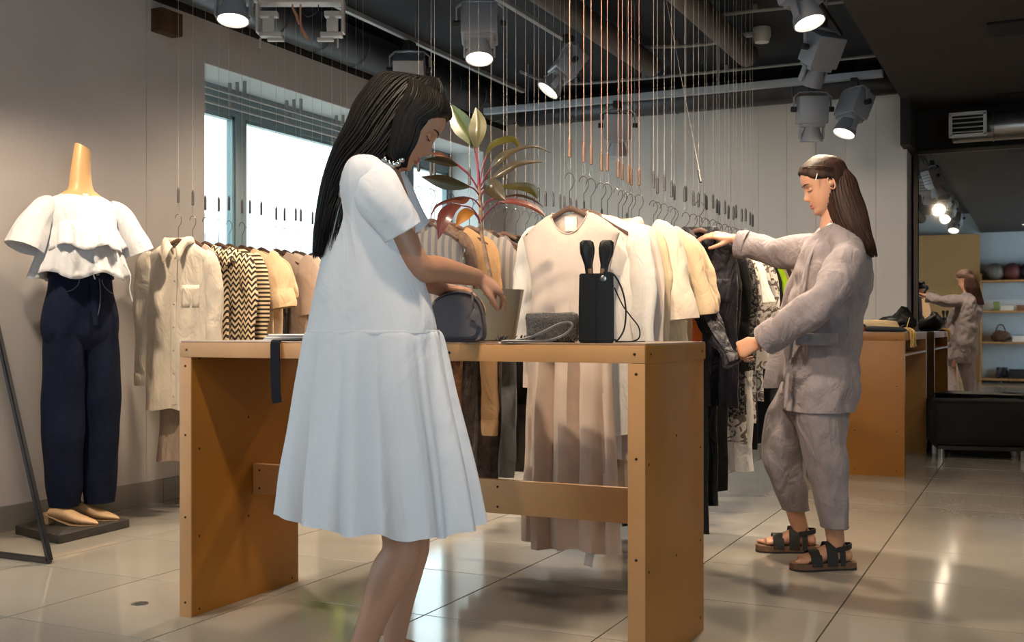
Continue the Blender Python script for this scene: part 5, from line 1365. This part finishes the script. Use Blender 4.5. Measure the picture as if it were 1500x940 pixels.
# hair
bm = bmesh.new()
def hoff1(t, z):
    tt = abs(math.atan2(math.sin(t), math.cos(t)))
    lim = interp([(0, .076), (.5, .070), (.9, .055), (1.25, .03), (1.55, -.01), (1.8, -.10), (3.2, -.13)], tt)
    return .020 if z > lim else -.012
head_bm(bm, T1, hoff1)
fuse('hair', bm, M_hair1, w1, .005, 12, .6).name = 'hair_cap'
bm = bmesh.new()
def R1_(u, v, d, au, bd, tilt=0):
    k = d/1610; A = RV*au*k*math.cos(TR(tilt))+ZV*au*k*math.sin(TR(tilt)); return (P(u, v, d), A, FV*bd)
rd = [R1_(628, 116, 3.0, 14, .03), R1_(614, 122, 3.0, 36, .075, -20), R1_(600, 138, 3.0, 50, .098, -32), R1_(582, 160, 2.99, 52, .108, -36), R1_(561, 190, 2.98, 52, .112, -40), R1_(541, 217, 2.96, 46, .10, -48),
      R1_(512, 246, 2.95, 33, .09, -48), R1_(496, 276, 2.95, 24, .085, -30), R1_(486, 310, 2.95, 20, .075, -15), R1_(476, 345, 2.95, 15, .06, -8), R1_(470, 366, 2.95, 10, .045)]
hair_loft(bm, rd, 40, 3, 280, .0024, tipvar=.025)
mk('long_hair', bm, M_hair1, w1, 60, world=True)
bm = bmesh.new()      # lock over the cheek
rd = [R1_(622, 124, 2.93, 28, .02, -30), R1_(622, 146, 2.90, 30, .024, -30), R1_(600, 172, 2.885, 21, .026, -20), R1_(591, 204, 2.88, 19, .026, -10), R1_(584, 228, 2.88, 15, .022, 0), R1_(588, 242, 2.89, 8, .012)]
hair_loft(bm, rd, 24, 5, 90, .0022, tipvar=.008)
mk('side_hair', bm, M_hair1, w1, 60, world=True)
bm = bmesh.new(); rr = random.Random(2)
for k in range(26):
    u0 = rr.uniform(470, 500); pts = [P(u0+25, 262+rr.uniform(-10, 10), 2.86+rr.uniform(0, .03)), P(u0+8, 300, 2.855), P(u0, 330, 2.86), P(u0-6+rr.uniform(-4, 4), 355+rr.uniform(-10, 14), 2.88)]
    tube(bm, pts, [.002, .0018, .0015, .0005], 4, sub=3)
mk('loose_strands', bm, M_hair1, w1, 60, world=True)
o = thing('earring', 'large shiny silver earring at the neck of the woman in white', 'earring', P(576, 235, 2.87)); bm = bmesh.new()
for k in range(5): sphere(bm, RV*(.011*(k-2))+ZV*(.008*((k-2)**2)*.4-.01), .0105-.0008*abs(k-2), 14)
mk('beads', bm, mat('polished_silver', C(220, 220, 222), .06, 1), o)

# ------------------------------------------------------------------ WOMAN IN GREY
B2_ = P(1196, 482, 4.62); B2_.z = 0
w2 = thing('person', 'woman with long brown hair in grey linen pulling out a velvet jacket', 'person', B2_)
f2 = -RV*math.cos(TR(6))+FV*math.sin(TR(6)); s2 = f2.cross(ZV)
HC2 = P(1207, 272, 4.62); pitch2 = TR(20)
T2_ = frame(HC2, f2*math.cos(pitch2)-ZV*math.sin(pitch2), ZV); T2 = lambda p: T2_(p, 1.02)
bm = bmesh.new(); head_bm(bm, T2)
limb(bm, [P(1222, 350, 4.62), P(1220, 335, 4.62), T2((0, -.035, -.05))], [.062, .054, .056], sub=3)
def tr2(u, v, d, a, b): return ering(P(u, v, d), f2*a, s2*b, 28, .9)
loft(bm, [tr2(1221, 340, 4.62, .05, .08), tr2(1224, 355, 4.62, .06, .13), tr2(1224, 385, 4.62, .082, .14), tr2(1216, 440, 4.62, .085, .13), tr2(1210, 490, 4.62, .085, .125), tr2(1205, 540, 4.62, .10, .15), tr2(1200, 590, 4.62, .09, .13), tr2(1200, 615, 4.62, .05, .08)])
SHn = P(1240, 372, 4.46); ELn = P(1212, 432, 4.34); WRn = P(1112, 502, 4.46)
limb(bm, [SHn, SHn.lerp(ELn, .5), ELn, ELn.lerp(WRn, .35), WRn], [.052, .044, .037, .036, .025])
HK = P(1078, 517, 4.50)
hand(bm, WRn, HK-WRn, -FV*.75+ZV*.55, [(.9, 1.1, .7), (1.0, 1.2, .7), (1.1, 1.2, .8), (1.2, 1.2, .8)], thumb=1, sc=1.0, spread=.06, tcurl=.6)
SHf = P(1205, 366, 4.78); ELf = P(1142, 368, 4.93); WRf = P(1074, 350, 5.02)
limb(bm, [SHf, SHf.lerp(ELf, .5), ELf, ELf.lerp(WRf, .35), WRf], [.050, .043, .037, .036, .025])
hand(bm, WRf, P(1035, 340, 5.04)-WRf, ZV*.8-FV*.4, [(.25, .35, .3), (.3, .4, .3), (.35, .4, .3), (.4, .5, .3)], thumb=-1, sc=1.0, spread=.08)
legs2 = (([P(1168, 600, 4.74), P(1143, 668, 4.74), P(1160, 730, 4.80), P(1172, 775, 4.84)], P(1190, 770, 4.86), 4.86), ([P(1208, 600, 4.52), P(1208, 690, 4.50), P(1218, 750, 4.50), P(1224, 790, 4.50)], P(1228, 800, 4.5), 4.50))
feet = []
for (pts, hl, dd) in legs2:
    limb(bm, pts+[V((pts[-1].x, pts[-1].y, .07))], [.07, .052, .042, .036, .034])
    a_ = V((pts[-1].x, pts[-1].y, 0)); fd = (f2 if dd > 4.6 else (f2*.97-FV*.22)); fd = V((fd.x, fd.y, 0)).normalized(); sd = V((-fd.y, fd.x, 0)); g0 = a_-fd*.02; feet.append((g0, fd, sd))
    rings = [ering(g0+fd*t+ZV*(z+.028), sd*wd, ZV*h, 20) for t, z, wd, h in ((-.048, .02, .012, .015), (-.035, .03, .030, .030), (.0, .038, .034, .042), (.05, .038, .036, .040), (.10, .027, .042, .026), (.145, .018, .044, .018), (.17, .014, .042, .014))]
    loft(bm, rings)
    for q in range(5):
        c = g0+sd*(.034-.017*q)*(1 if dd < 4.6 else -1)+ZV*.038; L_ = .205-.011*q
        tube(bm, [c+fd*.15, c+fd*(L_-.008)], [.0105-.0008*q, .0095-.0008*q], 10); sphere(bm, c+fd*(L_-.008), .0098-.0008*q, 10)
fuse('body', bm, M_skin, w2, .0045)
face_details(T2, w2)
M_sand = mat('black_suede', C(22, 20, 20), .7); M_cork = mat('cork_footbed', C(96, 70, 50), .8, var=.2, vs=60)
for i, (g0, fd, sd) in enumerate(feet):
    o = thing('sandal', ['black strapped cork sandal on the rear foot of the woman in grey', 'black strapped cork sandal on the front foot of the woman in grey'][i], 'sandal', g0, group='sandals of the woman in grey')
    def soles(z0, z1, ex): 
        rings = []
        for t, wd in ((-.065-ex, .012), (-.055, .034), (-.03, .041), (.03, .040), (.08, .044), (.13, .052), (.17, .050), (.20, .036), (.212+ex, .012)):
            rings.append([fd*t+sd*(sx*(wd+ex))+ZV*z for sx, z in ((-1, z0), (1, z0), (1, z1), (-1, z1))])
        b = bmesh.new(); loft(b, rings); return b
    mk('outsole', soles(0, .008, .001), M_sand, o); mk('footbed', soles(.008, .030, 0), M_cork, o)
    for t0, wd, ht, sw in ((.118, .050, .080, .046), (.050, .044, .112, .044), (.005, .040, .125, .022)):
        bm = bmesh.new(); pts = [fd*t0+sd*(math.cos(a)*wd)+ZV*(.018+(ht-.018)*math.sin(a)**.8) for a in [PI*k/14 for k in range(15)]]
        ribbon(bm, pts, sw, fd, .005); mk('strap', bm, M_sand, o, 30)
        mk('buckle', B(fd*t0-sd*(wd*.95)+ZV*.042, (.018, .018, .018), None, .003), M_steel, o)
    bm = bmesh.new(); pts = [fd*(.03-.075*math.sin(a))+sd*(math.cos(a)*.042)+ZV*(.085+.010*math.sin(a)) for a in [PI*k/14 for k in range(15)]]
    ribbon(bm, pts, .020, ZV, .005); mk('strap', bm, M_sand, o, 30)

M_lin = mat('grey_linen', C(132, 123, 127), .88, var=.07, vs=30, bump=.5, bs=220, sheen=.1, wrk=.55, wsc=9)
tr_ = thing('trousers', 'grey linen cropped trousers of the woman at the dress rack', 'trousers', B2_)
def legf(t, k): return .035*math.sin(4*t+7*k)+.025*math.sin(7*t-9*k)
far = [(560, 1146, 1200, .10, 4.72), (600, 1128, 1188, .105, 4.74), (640, 1117, 1171, .095, 4.74), (690, 1123, 1178, .085, 4.77), (725, 1137, 1183, .075, 4.81), (746, 1145, 1184, .07, 4.83)]
near = [(588, 1160, 1246, .12, 4.54), (640, 1170, 1237, .11, 4.52), (700, 1185, 1241, .095, 4.50), (745, 1197, 1242, .085, 4.50), (771, 1203, 1242, .08, 4.50)]
for tb_ in (far, near):
    bm = bmesh.new(); loft(bm, prof_rings(tb_, 48, RV, FV, 7, legf), (True, False)); jitter(bm, .006, 9, len(tb_)); l_ = mk('trouser_leg', bm, M_lin, tr_, world=True)
    md = l_.modifiers.new('th', 'SOLIDIFY'); md.thickness = .003
bm = bmesh.new(); loft(bm, prof_rings([(500, 1165, 1255, .15, 4.62), (560, 1158, 1248, .17, 4.62), (600, 1152, 1242, .18, 4.62), (625, 1165, 1230, .14, 4.62)], 48, RV, FV, 4, None), (True, True)); mk('hip', bm, M_lin, tr_, world=True)
jk = thing('jacket', 'loose grey linen jacket worn open by the woman at the dress rack', 'jacket', B2_)
jt = [(330, 1208, 1236, .06, 4.62), (338, 1198, 1246, .11, 4.62), (350, 1186, 1257, .165, 4.62), (368, 1177, 1266, .19, 4.62), (400, 1168, 1271, .185, 4.62), (440, 1162, 1268, .175, 4.62), (490, 1156, 1262, .175, 4.62), (545, 1151, 1256, .185, 4.62), (600, 1146, 1246, .20, 4.60)]
bm = bmesh.new(); loft(bm, prof_rings(jt, 90, RV, FV, 8, lambda t, k: .02*math.sin(3*t+7*k)*k+.012*math.sin(8*t-6*k)), (True, False)); jitter(bm, .011, 7, 2); jitter(bm, .006, 18, 3)
bd = mk('body', bm, M_lin, jk, world=True)
bm = bmesh.new()
fl = [(342, 1196, 1212, .02, 4.60), (365, 1178, 1200, .025, 4.66), (400, 1160, 1188, .03, 4.72), (450, 1143, 1178, .03, 4.76), (500, 1132, 1172, .03, 4.78), (545, 1121, 1164, .03, 4.78), (568, 1117, 1150, .02, 4.78)]
loft(bm, prof_rings(fl, 40, RV, FV, 6, lambda t, k: .05*math.sin(5*t+4*k)), (True, True)); jitter(bm, .006, 10, 7); mk('front_panel', bm, M_lin, jk, world=True)
bm = bmesh.new()
tube(bm, [P(1238, 362, 4.50), P(1240, 382, 4.42), P(1228, 412, 4.36), P(1203, 441, 4.33), P(1165, 467, 4.38), P(1124, 496, 4.44)], [.070, .080, .076, .072, .066, .056], 44, 1.0, None, (True, False),
     fold=lambda ph, k: .05*math.sin(3*ph+9*k)+.05*math.sin(16*k+ph*2)+.03*math.sin(30*k+ph), sub=8)
jitter(bm, .007, 11, 5); s_ = mk('sleeve', bm, M_lin, jk, world=True)
bm = bmesh.new(); a0, a1 = P(1143, 483, 4.415), P(1118, 500, 4.45); tube(bm, [a0, a0.lerp(a1, .04), a0.lerp(a1, .5), a1, a0.lerp(a1, .98)], [.057, .066, .065, .064, .050], 36, fold=lambda ph, k: .03*math.sin(3*ph)+.02*math.sin(7*ph), caps=(False, True)); jitter(bm, .004, 14, 2)
c_ = mk('cuff', bm, M_lin, s_); c_.data.transform(Matrix.Translation(-B2_))
bm = bmesh.new()
tube(bm, [P(1212, 366, 4.72), P(1190, 368, 4.80), P(1160, 371, 4.87), P(1130, 368, 4.94), P(1105, 362, 4.98), P(1086, 358, 5.0)], [.070, .076, .072, .064, .064, .058], 40, 1.0, None, (True, False),
     fold=lambda ph, k: .05*math.sin(3*ph+8*k)+.045*math.sin(20*k+ph*2), sub=8)
jitter(bm, .007, 11, 9); s_ = mk('sleeve', bm, M_lin, jk, world=True)
bm = bmesh.new(); a0, a1 = P(1094, 360, 4.99), P(1080, 357, 5.01); tube(bm, [a0, a0.lerp(a1, .05), a1, a0.lerp(a1, .97)], [.058, .067, .066, .050], 36, caps=(False, True)); jitter(bm, .004, 14, 2)
c_ = mk('cuff', bm, M_lin, s_); c_.data.transform(Matrix.Translation(-B2_))
bm = bmesh.new(); N = 8
loft(bm, [[P(1166+61*i/N, v, 4.425+.03*abs(i/N-.5)) for i in range(N+1)] for v in (488, 494, 500, 506)], (False, False), closed=False)
p_ = mk('pocket_flap', bm, M_lin, jk, world=True); md = p_.modifiers.new('th', 'SOLIDIFY'); md.thickness = .004
bm = bmesh.new(); tube(bm, [P(1212, 336, 4.56), P(1200, 350, 4.53), P(1186, 376, 4.52), P(1176, 410, 4.50), P(1168, 450, 4.49), P(1160, 500, 4.47), P(1153, 560, 4.45), P(1150, 598, 4.43)], .009, 8, .5, sub=4); mk('lapel_edge', bm, M_lin, jk, world=True)
tee = thing('t_shirt', 'white tee showing at the neck of the woman in the grey linen jacket', 'top', B2_)
bm = bmesh.new(); loft(bm, prof_rings([(328, 1207, 1226, .058, 4.62), (336, 1201, 1230, .075, 4.62), (348, 1192, 1236, .10, 4.62), (372, 1184, 1240, .12, 4.62), (420, 1178, 1240, .12, 4.62)], 40, RV, FV, 5), (False, True)); mk('body', bm, M_wcot, tee, world=True)
# hair of the woman in grey
bm = bmesh.new()
def hoff2(t, z):
    tt = abs(math.atan2(math.sin(t), math.cos(t)))
    lim = interp([(0, .078), (.4, .070), (.8, .055), (1.15, .030), (1.5, .022), (1.75, .01), (1.95, -.09), (3.2, -.13)], tt)
    return .014 if z > lim else -.012
head_bm(bm, T2, hoff2); fuse('hair', bm, M_hair2, w2, .004, 10, .6).name = 'hair_cap'
bm = bmesh.new()
def R2_(u, v, d, au, bd, tilt=0):
    k = d/1610; A = RV*au*k*math.cos(TR(tilt))+ZV*au*k*math.sin(TR(tilt)); return (P(u, v, d), A, FV*bd)
rd = [R2_(1222, 238, 4.62, 12, .03, -20), R2_(1226, 248, 4.62, 19, .06, -20), R2_(1229, 265, 4.62, 22, .078), R2_(1232, 285, 4.61, 24, .088, 5), R2_(1237, 305, 4.60, 26, .098, 10), R2_(1245, 328, 4.58, 24, .10, 16),
      R2_(1256, 350, 4.56, 18, .09, 25), R2_(1265, 364, 4.55, 14, .08, 25), R2_(1272, 374, 4.55, 10, .06, 20)]
hair_loft(bm, rd, 36, 7, 220, .0026, tipvar=.018); mk('long_hair', bm, M_hair2, w2, 60, world=True)
bm = bmesh.new()
rg = random.Random(12)
for s in (-1, 1):           # combed strands from the parting back over the ear
    for k in range(46):
        q = k/45; pts = []
        for j in range(8):
            g = j/7; t = s*(.12+q*.5+g*(1.62-q*.35)); z = .094-q*.012-g*(.062-.02*q)+.016*math.sin(g*PI)
            pts.append(T2(headpt(t, z, .0145+.001*rg.random())))
        tube(bm, pts, [.0018]*7+[.001], 4, sub=2)
mk('combed_hair', bm, M_hair2, w2, 60, world=True)
o = thing('hair_clip', 'thin pale hair clip above the ear of the woman in grey', 'hair clip', T2((-.079, .012, .045))); bm = bmesh.new()
R_ = Matrix.Rotation(TR(25.6), 3, 'Z')
bx(bm, (0, 0, 0), (.004, .003, .03), R_ @ Matrix.Rotation(.25, 3, 'Y'), .001); mk('bar', bm, mat('pearl_clip', C(220, 214, 205), .25, .4), o)
o.location = P(1196, 259, 4.53)
# small round metal cover set in the floor in front of the table
o = thing('floor_cap', 'small round metal cap set in the floor tiles left of the table', 'floor cap', P(205, 884, .98*1610/(884-482)))
o.location.z = 0
mk('rim', lathe(bmesh.new(), [(.030, .0), (.030, .0022), (.024, .0024), (.022, .0012)], n=28), M_steel, o)
mk('plug', lathe(bmesh.new(), [(.021, 0), (.021, .0018), (.001, .0019)], n=24), M_lampd, o)
